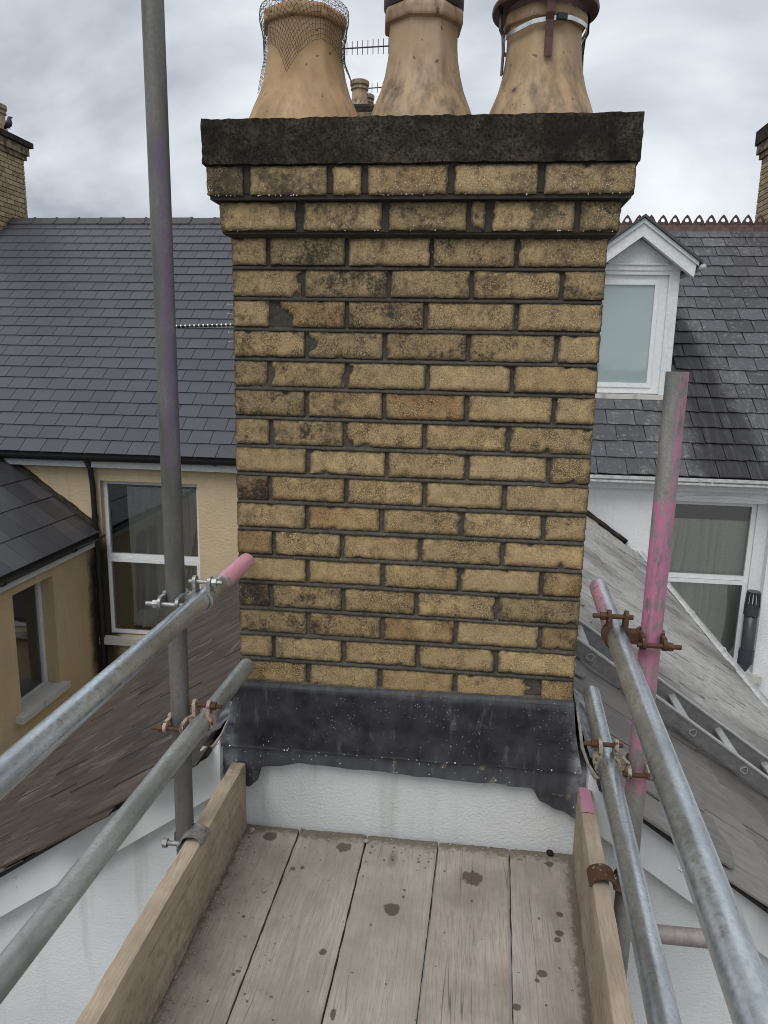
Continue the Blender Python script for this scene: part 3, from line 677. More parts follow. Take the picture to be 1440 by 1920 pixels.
wht = thing('terraced_house', (4, YM, -6.5), 'white rendered house with old stained slate roof, dormer and crested ridge', 'house')
H2 = (2.70, 3.95, -2.95, -.70)
wall = wall_with_holes(MB(), 'y', YM, .3, XP + .004, 12, -6.5, -.48, [H2]).build('wall', MAT_WHITE_HOUSE, wht)
MB().box(3.802, 3.949, YM + .10, YM + .19, -2.949, -.701).build('window_jamb', MAT_UPVC, wht)
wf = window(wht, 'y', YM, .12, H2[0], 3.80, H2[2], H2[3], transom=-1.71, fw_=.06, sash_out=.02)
curtain(wf, YM + .24, 3.05, 3.95, -2.9, -.9, MAT_CURTAIN_W, None, 6, .016, 9); curtain(wf, YM + .23, 2.72, 3.10, -2.9, -.9, MAT_CURTAIN_W, .25, 3, .018, 2)
MB().box(2.76, 3.91, YM + .195, YM + .21, -.96, -.76).build('blind', MAT_BLACK, wf)
MB().box(2.62, 4.05, YM - .08, YM + .11, -3.05, -2.953).build('window_sill', MAT_SILL, wht)
# shallow arched head over the window
b = MB(); n = 14
for i in range(n):
    u0, u1 = i / n, (i + 1) / n
    zz = lambda u: -.70 + .055 * (1 - (2 * u - 1) ** 2)
    xa, xb = H2[0] + (H2[1] - H2[0]) * u0, H2[0] + (H2[1] - H2[0]) * u1
    b.prism([(xa, YM - .012, zz(u0)), (xb, YM - .012, zz(u1)), (xb, YM - .012, zz(u1) + .035), (xa, YM - .012, zz(u0) + .035)], (0, .011, 0))
b.build('window_head', MAT_WHITE_HOUSE, wht)
gw = gutter(wht, (XP + .1, YM - .20, -.37), (12, YM - .20, -.385), .075, MAT_GUTTER_W, joints=0)
b = MB(); b.box(XP + .1, 12, YM - .285, YM - .265, -.405, -.365); b.box(XP + .1, 12, YM - .278, YM - .262, -.45, -.425); b.build('gutter_rim', MAT_GUTTER_W, gw)
for x in (2.96, 3.10): MB().band((x, YM - .20, -.375), (1, 0, 0), (0, 0, -1), .076, -pi / 2, pi / 2, .035, .014, 12).build('gutter_clip', MAT_GUTTER_W, gw)
MB().box(XP + .1, 12, YM - .12, YM - .004, -.55, -.44).build('fascia', MAT_WHITE_PAINT, wht)
qy0, qz0 = 7.26, -.35
def zr(y): return qz0 + TR * (y - qy0)
roofR = sheet(MB(), [(XP + .01, qy0, qz0 - .01), (12, qy0, qz0 - .01), (12, 11.98, zr(11.98) - .01), (XP + .01, 11.98, zr(11.98) - .01)], .06)
roofR.prism([(XP + .01, 11.99, 3.2), (12, 11.99, 3.2), (12, 17.2, -.4), (XP + .01, 17.2, -.4)], (0, 0, -.06))
roofR = roofR.build('roof', MAT_DECK, wht)
Vr = Vector((0, 1, TR)).normalized(); SRn = (11.98 - qy0) * sqrt(1 + TR * TR); GR = (SRn - .02) / 20
DX, DY = 2.236, 8.40      # dormer centre and front
cs = []
lay_slates(cs, roofR, (XP + .05, qy0 - .03, qz0 - .01), (1, 0, 0), Vr, 12.3, 20, GR, .36, slate_meshes('slate', .36, GR + .1, MAT_SL_OLD, .010, 8, .010, 5, .005, .015), 6, .12, rotj=.008,
           skip=lambda c: abs(c.x - DX) < .58 and 8.25 < c.y < 9.6)
finish_slates(cs, [roofR], MAT_SL_OLD)
# crested ridge tiles
def crest_tile(x0, L, n=2):
    y, z = 11.98, zr(11.98) + .03; b = MB()
    b.prism([(x0, y - .17, z - .14), (x0, y - .02, z + .02), (x0, y + .02, z + .02), (x0, y + .17, z - .14), (x0, y + .17, z - .165), (x0, y, z - .02), (x0, y - .17, z - .165)], (L - .006, 0, 0))
    b.box(x0, x0 + L - .006, y - .016, y + .016, z + .015, z + .055)
    for k in range(n):
        cx = x0 + L * (k + .5) / n; hw = L / n / 2 - .003; z1 = z + .05; hr = .036; hc = z1 + .055
        outer = [(-hw, 0), (-hw * .35, 0), (hw * .35, 0), (hw, 0), (hw * .72, .055), (hw * .34, .115), (0, .148), (-hw * .34, .115), (-hw * .72, .055)]
        m_ = len(outer); P = []
        for yy in (-.012, .012):
            for ox, oz in outer: P.append((cx + ox, y + yy, z1 + oz))
            for ox, oz in outer:
                a = atan2(z1 + oz - hc, ox); P.append((cx + hr * cos(a), y + yy, hc + hr * sin(a)))
        fs = []
        for i in range(m_):
            j = (i + 1) % m_
            fs += [(i, j, m_ + j, m_ + i), (2 * m_ + j, 2 * m_ + i, 3 * m_ + i, 3 * m_ + j), (i, 2 * m_ + i, 2 * m_ + j, j), (m_ + i, m_ + j, 3 * m_ + j, 3 * m_ + i)]
        b.add(P, fs)
    return b.build('ridge_tile', MAT_RIDGE_R, roofR, origin=(x0, y, z))
for i in range(30): crest_tile(XP + .1 + i * .4, .4)
# dormer
dm = MB(); hw = .545; zs, ze, za = .58, 2.16, 2.60
for sx in (-1, 1):
    x0, x1 = sorted((DX + sx * hw, DX + sx * (hw - (.13 if sx > 0 else .05)))); dm.box(x0, x1, DY, DY + .12, zs, ze + .02)
    xo = DX + sx * hw
    dm.prism([(xo, DY + .121, zs), (xo, DY + .121, ze + .02), (xo, qy0 + (ze + .02 - qz0) / TR, ze + .02)], (-sx * .04, 0, 0))
dm.box(DX - hw + .05, DX + hw - .13, DY + .004, DY + .11, ze - .03, ze + .06)
dormer = dm.build('dormer', MAT_WHITE_PAINT, wht)
b = MB(); b.prism([(DX - hw - .02, DY - .01, ze + .021), (DX + hw + .02, DY - .01, ze + .021), (DX + hw + .02, DY - .01, ze + .05), (DX, DY - .01, za), (DX - hw - .02, DY - .01, ze + .05)], (0, .1, 0)); b.build('gable_panel', MAT_WHITE_PAINT, dormer)
b = MB(); tri = [(DX - .40, ze + .10), (DX + .40, ze + .10), (DX, ze + .40)]
for i in range(3):
    p, q = Vector((tri[i][0], DY - .022, tri[i][1])), Vector((tri[(i + 1) % 3][0], DY - .022, tri[(i + 1) % 3][1])); d = q - p
    b.obox((p + q) / 2, d, (0, 1, 0), d.cross(Vector((0, 1, 0))), d.length / 2, .010, .010)
b.build('gable_moulding', MAT_WHITE_PAINT, dormer)
SLP = .74
for sx in (-1, 1):
    b = MB(); xe = DX + sx * .70; ztop, zend = 2.79, 2.79 - SLP * .70
    b.prism([(DX, DY - .16, ztop), (xe, DY - .16, zend), (xe - sx * .02, DY - .16, zend - .17), (DX, DY - .16, ztop - .19)], (0, .045, 0))
    b.prism([(DX, DY - .185, ztop + .012), (xe + sx * .02, DY - .185, zend + .0), (xe + sx * .02, DY - .185, zend - .05), (DX, DY - .185, ztop - .045)], (0, .024, 0))
    b.prism([(DX, DY - .18, ztop - .175), (xe - sx * .03, DY - .18, zend - .155), (xe - sx * .03, DY - .18, zend - .19), (DX, DY - .18, ztop - .21)], (0, .10, 0))
    b.build('bargeboard', MAT_WHITE_PAINT, dormer)
    # dormer roof slope
    yb = lambda z: qy0 + (z - qz0) / TR
    p = [(DX, DY - .22, ztop + .055), (DX + sx * .76, DY - .22, ztop + .055 - SLP * .76), (DX + sx * .76, yb(ztop - SLP * .76) + .1, ztop + .055 - SLP * .76), (DX, yb(ztop) + .1, ztop + .055)]
    b = MB(); b.prism(p, (0, 0, -.035)); b.build('dormer_roof', MAT_SL_WET, dormer)
    MB().tube([(DX + sx * .77, DY - .20, ztop - SLP * .76 - .02), (DX + sx * .77, yb(ztop - SLP * .76) - .1, ztop - SLP * .76 - .02)], .04, 10).build('dormer_gutter', MAT_GUTTER_W, dormer, smooth=True)
b = MB(); b.box(DX - .50, DX - .455, DY + .05, DY + .10, zs, ze - .03); b.box(DX + .305, DX + .42, DY + .05, DY + .10, zs, ze - .03); b.box(DX - .455, DX + .305, DY + .05, DY + .10, ze - .10, ze - .03); b.box(DX - .455, DX + .305, DY + .05, DY + .10, zs, zs + .09)
wf = b.build('window', MAT_UPVC, dormer)
def bx(*a): return MB().box(*a)
s_ = MB(); s_.box(DX - .455, DX - .405, DY + .035, DY + .09, zs + .09, ze - .10); s_.box(DX + .252, DX + .305, DY + .035, DY + .09, zs + .09, ze - .10); s_.box(DX - .405, DX + .252, DY + .035, DY + .09, ze - .155, ze - .10); s_.box(DX - .405, DX + .252, DY + .035, DY + .09, zs + .09, zs + .15)
s_.build('sash', MAT_UPVC, dormer)
bx(DX - .406, DX + .253, DY + .065, DY + .072, zs + .149, ze - .154).build('pane', MAT_GLASS_D, dormer)
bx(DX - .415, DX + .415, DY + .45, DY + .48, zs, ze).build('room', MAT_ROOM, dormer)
curtain(dormer, DY + .3, DX - .40, DX + .40, zs, ze, MAT_CURTAIN_W, None, 4, .02, 8)
bx(DX - hw - .03, DX + hw + .03, DY - .07, DY + .03, zs - .065, zs - .002).build('dormer_sill', MAT_SILL, dormer)

# vent pipe by the white house window
vp = thing('vent_pipe', (3.76, 7.30, -2.9), 'dark grey soil vent pipe with slotted cap beside white house window', 'pipe')
b = MB(); b.tube([(3.35, 7.40, -2.86), (3.52, 7.34, -2.87), (3.62, 7.31, -2.86), (3.70, 7.30, -2.83), (3.755, 7.30, -2.74), (3.77, 7.30, -2.6), (3.765, 7.30, -1.98)], .078, 18).build('pipe', MAT_GREYP, vp, smooth=True)
for z0, z1, r in ((-2.72, -2.55, .092), (-2.08, -1.97, .092)): MB().tube([(3.765, 7.30, z0), (3.765, 7.30, z1)], r, 18).build('socket', MAT_GREYP, vp, angle=40)
cg = MB().tube([(3.765, 7.30, -1.80), (3.765, 7.30, -1.775)], .078, 16).build('cap', MAT_GREYP, vp, angle=40)
for k in range(12):
    a = 2 * pi * k / 12; MB().tube([(3.765 + .085 * cos(a), 7.30 + .085 * sin(a), -1.97), (3.765 + .074 * cos(a), 7.30 + .074 * sin(a), -1.79)], .009, 5).build('cap_bar', MAT_GREYP, cg)

# ------------------------------------------------------------------ ochre rear wing at far left
yw = thing('rear_wing', (-7, 5, -6.5), 'ochre rendered rear wing with dark wet slate roof at left edge', 'building')
XW = -5.05
HW = (5.60, 6.44, -3.32, -1.80)
wall_with_holes(MB(), 'x', XW, -.3, 1.5, YM - .004, -6.5, -1.58, [HW]).build('wall', MAT_YELLOW2, yw)
wf = window(yw, 'x', XW, .17, HW[0], HW[1], HW[2], HW[3], fw_=.07)
b = MB(); b.box(XW - .15, XW + .002, 5.603, 6.437, -3.319, -3.262); b.box(XW + .003, XW + .11, 5.45, 6.50, -3.345, -3.262); b.build('window_sill', MAT_SILL, yw)
bx(XW + .004, XW + .08, 1.5, YM - .01, -1.66, -1.53).build('fascia', MAT_WHITE_PAINT, yw)
gutter(yw, (XW + .14, 1.5, -1.50), (XW + .14, YM - .02, -1.50), .06, MAT_BLACK, joints=4)
SW = .76
b = MB(); b.prism([(XW + .10, 1.5, -1.46), (XW + .10, YM - .01, -1.46), (XW - 2.6, YM - .01, -1.46 + SW * 2.7), (XW - 2.6, 1.5, -1.46 + SW * 2.7)], (0, 0, -.06))
rw = b.build('roof', MAT_DECK, yw); cs = []
lay_slates(cs, rw, (XW + .13, 1.5, -1.465), (0, 1, 0), (-1, 0, SW), YM - .01 - 1.5, 8, .40, .33, slate_meshes('slate', .33, .5, MAT_SL_WET, .006, 5, .001, 11), 12, 0)
finish_slates(cs, [rw], MAT_SL_WET)
# mossy mortar fillet where the wing roof meets the wall
b = MB(); b.tube([(XW + .05 - t * 1.45, YM - .03 + .02 * nz(t * 9), -1.43 + SW * t * 1.40 + .05 + .03 * nz(t * 14, 3)) for t in [i / 24 for i in range(25)]], [.05 + .03 * abs(nz(i * .9, 5)) for i in range(25)], 8)
b.build('mortar_fillet', MAT_CAP, yw, smooth=True)

# ------------------------------------------------------------------ far chimney stacks on the terrace
def far_chimney(label, x0, x1, y0, y1, zb, zt, pots, cap_h, slab_over=.12, faces='+x-y'):
    t = thing('brick_chimney', ((x0 + x1) / 2, (y0 + y1) / 2, zb), label, 'chimney', 'brick chimneys on the terrace ridge')
    MB().box(x0 + .012, x1 - .012, y0 + .012, y1 - .012, zb, zt + .4).build('mortar', MAT_MORTAR, t)
    rnd = random.Random(int(abs(x0) * 100)); ch = .092; cache = {}
    def brk(c, du, w_, h_, face):
        k = (round(w_, 2), face)
        if k not in cache:
            b = MB(); e_ = .006
            if face in '+x-x': b.box(-.05, .05, -w_ / 2, w_ / 2, -h_ / 2, h_ / 2)
            else: b.box(-w_ / 2, w_ / 2, -.05, .05, -h_ / 2, h_ / 2)
            me = bpy.data.meshes.new('brick'); me.from_pydata(b.v, [], b.f); me.materials.append(MAT_BRICK_FAR); cache[k] = me
        o = link('brick', cache[k], t, c); o.color = (rnd.random() ** 3 * .5, rnd.uniform(.0, .3), rnd.random(), 1)
    rows = int((zt - zb) / ch)
    for r in range(rows):
        z = zt - (r + .5) * ch
        for face in [faces[i:i + 2] for i in range(0, len(faces), 2)]:
            a0, a1 = (y0, y1) if face[1] == 'x' else (x0, x1); u = a0 - (.115 if r % 2 else 0)
            while u < a1 - .02:
                p, q = max(u, a0), min(u + .23, a1)
                if q - p > .05:
                    m_ = (p + q) / 2; c = {'+x': (x1 - .05, m_, z), '-x': (x0 + .05, m_, z), '-y': (m_, y0 + .0502, z)}[face]
                    if face == '-y': p, q = max(p, a0 + .002), min(q, a1 - .002)
                    brk(c, 0, q - p - .014, ch - .014, face)
                u += .23
    o1, o2 = .04, .08
    for k, (ov, za, zb2) in enumerate(((o1, zt, zt + .085), (o2, zt + .09, zt + .24))):
        b = MB(); b.box(x0 - ov, x1 + ov, y0 - ov, y1 + ov, za, zb2); q = b.build('corbel_course', MAT_BRICK_FAR, t); q.color = (.1, .65, .2, 1)
    b = MB(); so_ = slab_over; z0 = zt + .245
    b.prism([(x0 - so_, y0 - so_, z0), (x1 + so_, y0 - so_, z0), (x1 + so_, y1 + so_, z0), (x0 - so_, y1 + so_, z0)], (0, 0, cap_h))
    zc = z0 + cap_h; i_ = .16
    b.add([(x0 - so_, y0 - so_, zc), (x1 + so_, y0 - so_, zc), (x1 + so_, y1 + so_, zc), (x0 - so_, y1 + so_, zc), (x0 + i_, y0 + i_, zc + .10), (x1 - i_, y0 + i_, zc + .10), (x1 - i_, y1 - i_, zc + .10), (x0 + i_, y1 - i_, zc + .10)], [(0, 1, 5, 4), (1, 2, 6, 5), (2, 3, 7, 6), (3, 0, 4, 7), (4, 5, 6, 7)])
    b.build('cap_slab', MAT_CAP, t)
    for (px, py, sc, mat_) in pots:
        prof = [(.19, .0), (.165, .06), (.145, .14), (.135, .24), (.135, .30), (.16, .31), (.16, .34), (.14, .345), (.14, .37), (.17, .38), (.175, .44), (.15, .46), (.12, .46), (.115, .30)]
        b = MB(); b.grid(lambda u, v: (px + prof[int(round(v * (len(prof) - 1)))][0] * sc * cos(u * 2 * pi), py + prof[int(round(v * (len(prof) - 1)))][0] * sc * sin(u * 2 * pi), zc + .06 + prof[int(round(v * (len(prof) - 1)))][1] * sc), 20, len(prof) - 1, True)
        b.build('chimney_pot', mat_, t, angle=45, origin=(px, py, zc + .06))
    return t
far_chimney('brick chimney with a bird on its slab, on ridge at left edge', -9.55, -8.90, 11.55, 12.78, 3.0, 4.70, [(-9.2, 11.95, 1.15, MAT_POT2), (-9.2, 12.45, 1.15, MAT_POT2)], .10, .14)
far_chimney('brick chimney with thick concrete cap at right edge of the picture', 5.08, 5.75, 11.55, 12.78, 2.7, 4.58, [], .24, .11, '-x-y')
far_chimney('far chimney of clay pots glimpsed between two near pots', -2.36, -1.80, 11.75, 13.6, 3.0, 4.90, [(-2.05, 12.05, .98, MAT_POT2), (-2.05, 12.75, .98, MAT_POT2), (-2.05, 13.35, .98, MAT_POT2)], .10, .06)

# bird on the left far chimney
BX, BY, BZ = -8.83, 12.25, 5.13
bd = MB()
bd.tube([(BX + x, BY, BZ + z) for x, z in ((-.105, .005), (-.07, .028), (-.035, .05), (.0, .085), (.014, .125), (.016, .155), (.02, .178), (.03, .198), (.038, .212), (.04, .222))], [.010, .024, .046, .060, .056, .043, .036, .036, .028, .006], 14)
bd.tube([(BX + .060, BY, BZ + .202), (BX + .082, BY, BZ + .198), (BX + .104, BY, BZ + .192)], [.012, .008, .001], 8)
for s in (-1, 1):
    bd.tube([(BX + .0, BY + s * .022, BZ + .05), (BX + .008, BY + s * .022, BZ - .012)], .006, 6)
    bd.tube([(BX + .03, BY + s * .045, BZ + .13), (BX - .005, BY + s * .056, BZ + .09), (BX - .06, BY + s * .035, BZ + .04), (BX - .10, BY + s * .012, BZ + .012)], [.012, .022, .014, .004], 8)
tag(bd.build('bird', MAT_BIRD, None, origin=(BX, BY, BZ), smooth=True), 'small dark bird perched on slab of the far left chimney', 'bird')

# ------------------------------------------------------------------ white gabled wing that carries the near chimney
AP, SP, XE = .21, .69, 2.70       # apex height, slope, eaves half-width
wg = thing('rear_wing', (0, 3.7, -6.5), 'white gabled rear wing with worn slates under the near chimney', 'building')
def zg(x): return AP - SP * abs(x)
b = MB(); b.prism([(-2.55, .002, -6.5), (2.15, .002, -6.5), (2.15, .002, zg(2.15) - .05), (.45, .002, zg(.45) - .05), (-.45, .002, zg(.45) - .05), (-2.55, .002, zg(2.55) - .05)], (0, .22, 0))
b.build('gable_wall', MAT_WHITE_R, wg)
for sx in (-1, 1): MB().box(*sorted((sx * 1.93, sx * 2.148)), .222, YM - .004, -6.5, zg(2.55) - .05).build('side_wall', MAT_WHITE_R, wg)
for sx in (-1, 1):   # bargeboards
    b = MB(); xa, xb = sx * .552, sx * (XE + .02 if sx < 0 else 2.28); n = 40
    def P(t, dz, y): 
        x = xa + (xb - xa) * t; return (x, y, zg(x) - .012 - dz + .002 * nz(t * 9, dz * 9))
    b.grid(lambda u, v: P(u, v * .165, -.052), n, 3); b.grid(lambda u, v: P(u, .165, -.052 + v * .052), n, 1); b.grid(lambda u, v: P(u, 0, v * .052 - .052), n, 1)
    b.grid(lambda u, v: P(0, v * .165, -.052 + u * .052), 1, 1)
    bo = b.build('bargeboard', MAT_BARGE, wg)
    for t in ((.12, .14, .33, .52) if sx < 0 else (.16, .165, .40)):
        for dz in (.055, .085):
            c = P(t, dz, -.054); MB().ico(c, .005, 1).build('nail_head', MAT_UPVC, bo)
decks = {}
for sx in (-1, 1):
    xa = sx * (2.75 if sx < 0 else 2.29)
    b = MB(); b.prism([(sx * .575, -.095, zg(.575) - .004), (xa, -.095, zg(xa) - .004), (xa, .46, zg(xa) - .004), (sx * .575, .46, zg(.575) - .004)], (0, 0, -.016))
    b.prism([(sx * .001, .461, AP - .004), (xa, .461, zg(xa) - .004), (xa, YM - .004, zg(xa) - .004), (sx * .001, YM - .004, AP - .004)], (0, 0, -.016))
    decks[sx] = b.build('roof', MAT_DECK, wg)
csw = []
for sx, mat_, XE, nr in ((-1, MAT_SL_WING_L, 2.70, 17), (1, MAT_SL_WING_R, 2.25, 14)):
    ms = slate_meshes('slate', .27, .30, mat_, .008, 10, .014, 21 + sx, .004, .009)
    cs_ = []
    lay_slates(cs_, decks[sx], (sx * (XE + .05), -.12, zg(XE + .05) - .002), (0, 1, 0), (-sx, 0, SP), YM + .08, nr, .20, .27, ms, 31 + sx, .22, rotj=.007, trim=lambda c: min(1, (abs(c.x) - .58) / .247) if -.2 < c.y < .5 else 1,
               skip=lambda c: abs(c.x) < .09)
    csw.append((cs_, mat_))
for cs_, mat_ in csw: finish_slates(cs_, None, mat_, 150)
for i in range(15):
    y0 = .52 + i * .465; b = MB()
    b.prism([(-.15, y0, AP - .085), (0, y0, AP + .045), (.15, y0, AP - .085), (.15, y0, AP - .105), (0, y0, AP + .02), (-.15, y0, AP - .105)], (0, .455, 0)); b.build('ridge_tile', MAT_RIDGE, decks[-1])
XE = 2.25
gr = gutter(wg, (XE + .07, -.08, zg(XE) - .025), (XE + .13, YM - .02, zg(XE) - .025), .032, MAT_GUTTER_W, joints=8)
bx(XE + .0, XE + .022, -.08, YM - .02, zg(XE) - .16, zg(XE) - .075).build('fascia', MAT_WHITE_PAINT, wg)
XE = 2.70
gutter(wg, (-XE - .13, -.08, zg(XE) - .055), (-XE - .13, YM - .02, zg(XE) - .055), .055, MAT_BLACK, joints=0)
# mossy joint where the wing roof meets the two houses
for sx in (-1, 1):
    b = MB(); b.tube([(sx * t, YM - .03, zg(t) + .05 + .02 * nz(t * 6, sx)) for t in [.1 * i for i in range(23)]], [.03 + .02 * abs(nz(i * .8, 7)) for i in range(23)], 7); b.build('mortar_fillet', MAT_CAP, wg, smooth=True)

# ------------------------------------------------------------------ the near chimney
CH = .081234; JT = .0098; DEP = .444
st = thing('chimney_stack', (0, .22, -.2), 'soot-stained buff brick chimney with concrete cap and lead apron, in the middle', 'chimney')
def brick_mesh(w_, h_, d_, seed, chips=(), rough=1.0, nx=None):
    nx = nx or max(6, int(w_ / .0075)); nzc = 9; b = MB(); ed = []
    cs_ = []
    rnd = random.Random(seed)
    for cx, cz, cr, cd_ in chips: cs_.append((cx * w_ / 2, cz * h_ / 2, cr, cd_))
    for _ in range(rnd.choice((0, 1, 1, 2, 3))):
        side = rnd.choice('tblr'); t = rnd.uniform(-1, 1)
        cx, cz = (t * w_ / 2, h_ / 2 * (1 if side == 't' else -1)) if side in 'tb' else ((w_ / 2) * (1 if side == 'r' else -1), t * h_ / 2)
        cs_.append((cx, cz, rnd.uniform(.006, .016), rnd.uniform(.004, .010)))
    base = []
    for j in range(nzc + 1):
        for i in range(nx + 1):
            u, v = i / nx, j / nzc
            # denser rows near the edges
            uu = u; vv = v
            x, z = (uu - .5) * w_, (vv - .5) * h_
            ex, ez = min(uu, 1 - uu) * w_, min(vv, 1 - vv) * h_
            e_ = min(ex, ez)
            if i in (0, nx): x -= math.copysign(.0004 + .0022 * rough * (nz(z * 60, seed * 3.1, i) + .2), x)
            if j in (0, nzc): z -= math.copysign(.0004 + .0022 * rough * (nz(x * 55, seed * 2.3, j) + .2), z)
            r = .0038; y = 0
            if e_ < r: y += (r - sqrt(max(0, r * r - (r - e_) ** 2))) * .75
            y += .0011 * nz(x * 40, z * 40, seed) + .0009 * nz(x * 110, z * 110, seed + 9) + .001
            de = 0.
            for cx, cz, cr, cd_ in cs_:
                q = sqrt((x - cx) ** 2 + (z - cz) ** 2) / (cr * (1 + .45 * nz(x * 80, z * 80, seed + 3)))
                if q < 1:
                    k = min(1, (1 - q) * 2.2); y += cd_ * k; de = max(de, k)
            base.append((x, y, z)); ed.append(max(de, min(1, max(0, 1.15 - e_ / (.0095 + .008 * nz(x * 38, z * 38, seed + 1))))))
    b.v = base
    w1 = nx + 1
    for j in range(nzc):
        for i in range(nx): a = j * w1 + i; b.f.append((a, a + 1, a + 1 + w1, a + w1))
    ring = [i for i in range(nx)] + [j * w1 + nx for j in range(nzc)] + [nzc * w1 + i for i in range(nx, 0, -1)] + [j * w1 for j in range(nzc, 0, -1)]
    o = len(b.v); m_ = len(ring)
    for i in ring: x, y, z = b.v[i]; b.v.append((x, d_, z)); ed.append(.35)
    for k in range(m_): b.f.append((ring[(k + 1) % m_], ring[k], o + k, o + (k + 1) % m_))
    b.att = {'edge': ed}
    return b
BN = [0]
def put_brick(xa, xb, z0, z1, y=0., d_=.104, col=(.1, .2, .5), chips=(), rot=0, parent=st, face='f', rough=1.):
    BN[0] += 1; s = BN[0]
    b = brick_mesh(xb - xa, z1 - z0, d_, s, chips, rough)
    me = bpy.data.meshes.new('brick'); me.from_pydata(b.v, [], b.f); me.materials.append(MAT_BRICK)
    me.polygons.foreach_set('use_smooth', [True] * len(me.polygons)); me.set_sharp_from_angle(angle=radians(50))
    a = me.attributes.new('edge', 'FLOAT', 'POINT'); a.data.foreach_set('value', b.att['edge']); me.update()
    r = random.Random(s * 7)
    m_, zc = (xa + xb) / 2, (z0 + z1) / 2
    loc = {'f': (m_, y + r.uniform(-.001, .001), zc), 'l': (y, m_, zc), 'r': (y, m_, zc)}[face]
    o = link('brick', me, parent, loc)
    o.rotation_euler = (r.gauss(0, .004), r.gauss(0, .003), {'f': 0, 'l': -pi / 2, 'r': pi / 2}[face] + r.gauss(0, .003)); o.color = (*col, 1); return o

rnd = random.Random(11)
ODD = [0, .104, .319, .541, .770, 1.]; EVEN = [0, .206, .432, .657, .886, 1.]
special = {  # (row, index): (warm, soot, lum, chips)
    (1, 0): (.15, .35, .45), (1, 1): (0, .62, .3), (1, 2): (.05, .30, .5), (1, 3): (.2, .62, .35), (1, 4): (.05, .3, .6),
    (2, 0): (.05, .5, .45), (2, 1): (.05, .6, .35), (2, 2): (.05, .45, .4), (2, 3): (.1, .3, .55), (2, 4): (.05, .6, .3),
    (3, 0): (0, .18, .6), (3, 1): (.75, .45, .5), (3, 2): (.1, .58, .4), (3, 3): (.05, .25, .6), (3, 4): (.05, .3, .55),
    (4, 0): (.15, .25, .65), (4, 1): (0, .5, .35), (4, 2): (.15, .55, .35), (4, 3): (.1, .55, .4), (4, 4): (0, .3, .6),
    (5, 0): (0, .55, .5), (5, 1): (.1, .45, .45), (5, 2): (0, .35, .5), (5, 3): (.1, .12, .75), (5, 4): (.45, .25, .6),
    (6, 0): (.05, .62, .35), (6, 1): (.4, .28, .6), (6, 2): (.8, .18, .55), (6, 3): (.1, .15, .7), (6, 4): (.05, .2, .6),
    (7, 0): (.05, .45, .45), (7, 1): (.05, .6, .4), (7, 2): (.1, .2, .65), (7, 3): (.3, .12, .65), (7, 4): (.05, .4, .55),
    (8, 0): (.1, .4, .6), (9, 0): (.7, .62, .15), (10, 1): (.85, .12, .7), (11, 0): (.95, .45, .4), (12, 4): (.8, .15, .5),
    (13, 0): (.0, .8, .1), (13, 1): (.0, .58, .3), (13, 4): (.0, .55, .2), (14, 0): (.1, .6, .35), (14, 1): (.3, .55, .6), (14, 2): (.85, .25, .55), (14, 4): (.6, .6, .3),
    (15, 0): (.1, .35, .5), (16, 2): (.6, .25, .5),
}
chipsp = {(3, 1): [(-.82, -.3, .030, .020), (-.62, -.55, .024, .018), (-.95, .5, .022, .018)], (2, 0): [(.98, .4, .018, .012), (.85, -.8, .014, .01)], (6, 0): [(.45, .9, .014, .012)],
          (11, 4): [(.45, -.8, .010, .012)], (16, 3): [(.95, .6, .022, .012), (.98, -.5, .018, .012)], (4, 1): [(-.98, 0, .026, .012)], (7, 2): [(-.9, -.8, .016, .01)], (14, 1): [(-.9, -.4, .030, .004)]}
joints_z = []
for row in range(1, 17):
    zt = (17 - row) * CH - .0 ; z0 = zt - CH + JT * .5; z1 = zt - JT * .5
    fr = [f + (rnd.uniform(-.007, .007) if 0 < f < 1 else 0) for f in (ODD if row % 2 else EVEN)]
    if row == 16: fr[4] = .895
    for i in range(5):
        xa = -.5 + fr[i] + (JT * .5 if i else 0); xb = -.5 + fr[i + 1] - (JT * .5 if i < 4 else 0)
        if row == 16 and i == 3: xb -= .012
        if row == 16 and i == 4: xa += .006
        dflt = (rnd.random() ** 3 * .6, min(.7, rnd.uniform(.03, .38) + max(0, (8 - row)) * .03), rnd.uniform(.45, .95))
        col = special.get((row, i), dflt)
        corner_header = (i == 0 and row % 2) or (i == 4 and not row % 2)
        put_brick(xa, xb, z0 + rnd.uniform(-.001, .001), z1 + rnd.uniform(-.001, .001), rnd.uniform(-.0015, .0015), .212 if corner_header else .104, col[:3], chipsp.get((row, i), ()))
    # flank bricks (seen from a step to the side)
    for face, x in (('l', -.5), ('r', .5)):
        first = .212 if ((face == 'l') == bool(row % 2)) else .104
        segs_ = [(first + JT, .432 if first > .2 else first + JT + .212)]
        if first < .2: segs_.append((first + JT * 2 + .212, DEP))
        for a, c in segs_:
            put_brick(a, c, z0, z1, x, .10, (rnd.random() ** 3 * .5, rnd.uniform(.3, .7), rnd.uniform(.3, .7)), (), face=face)
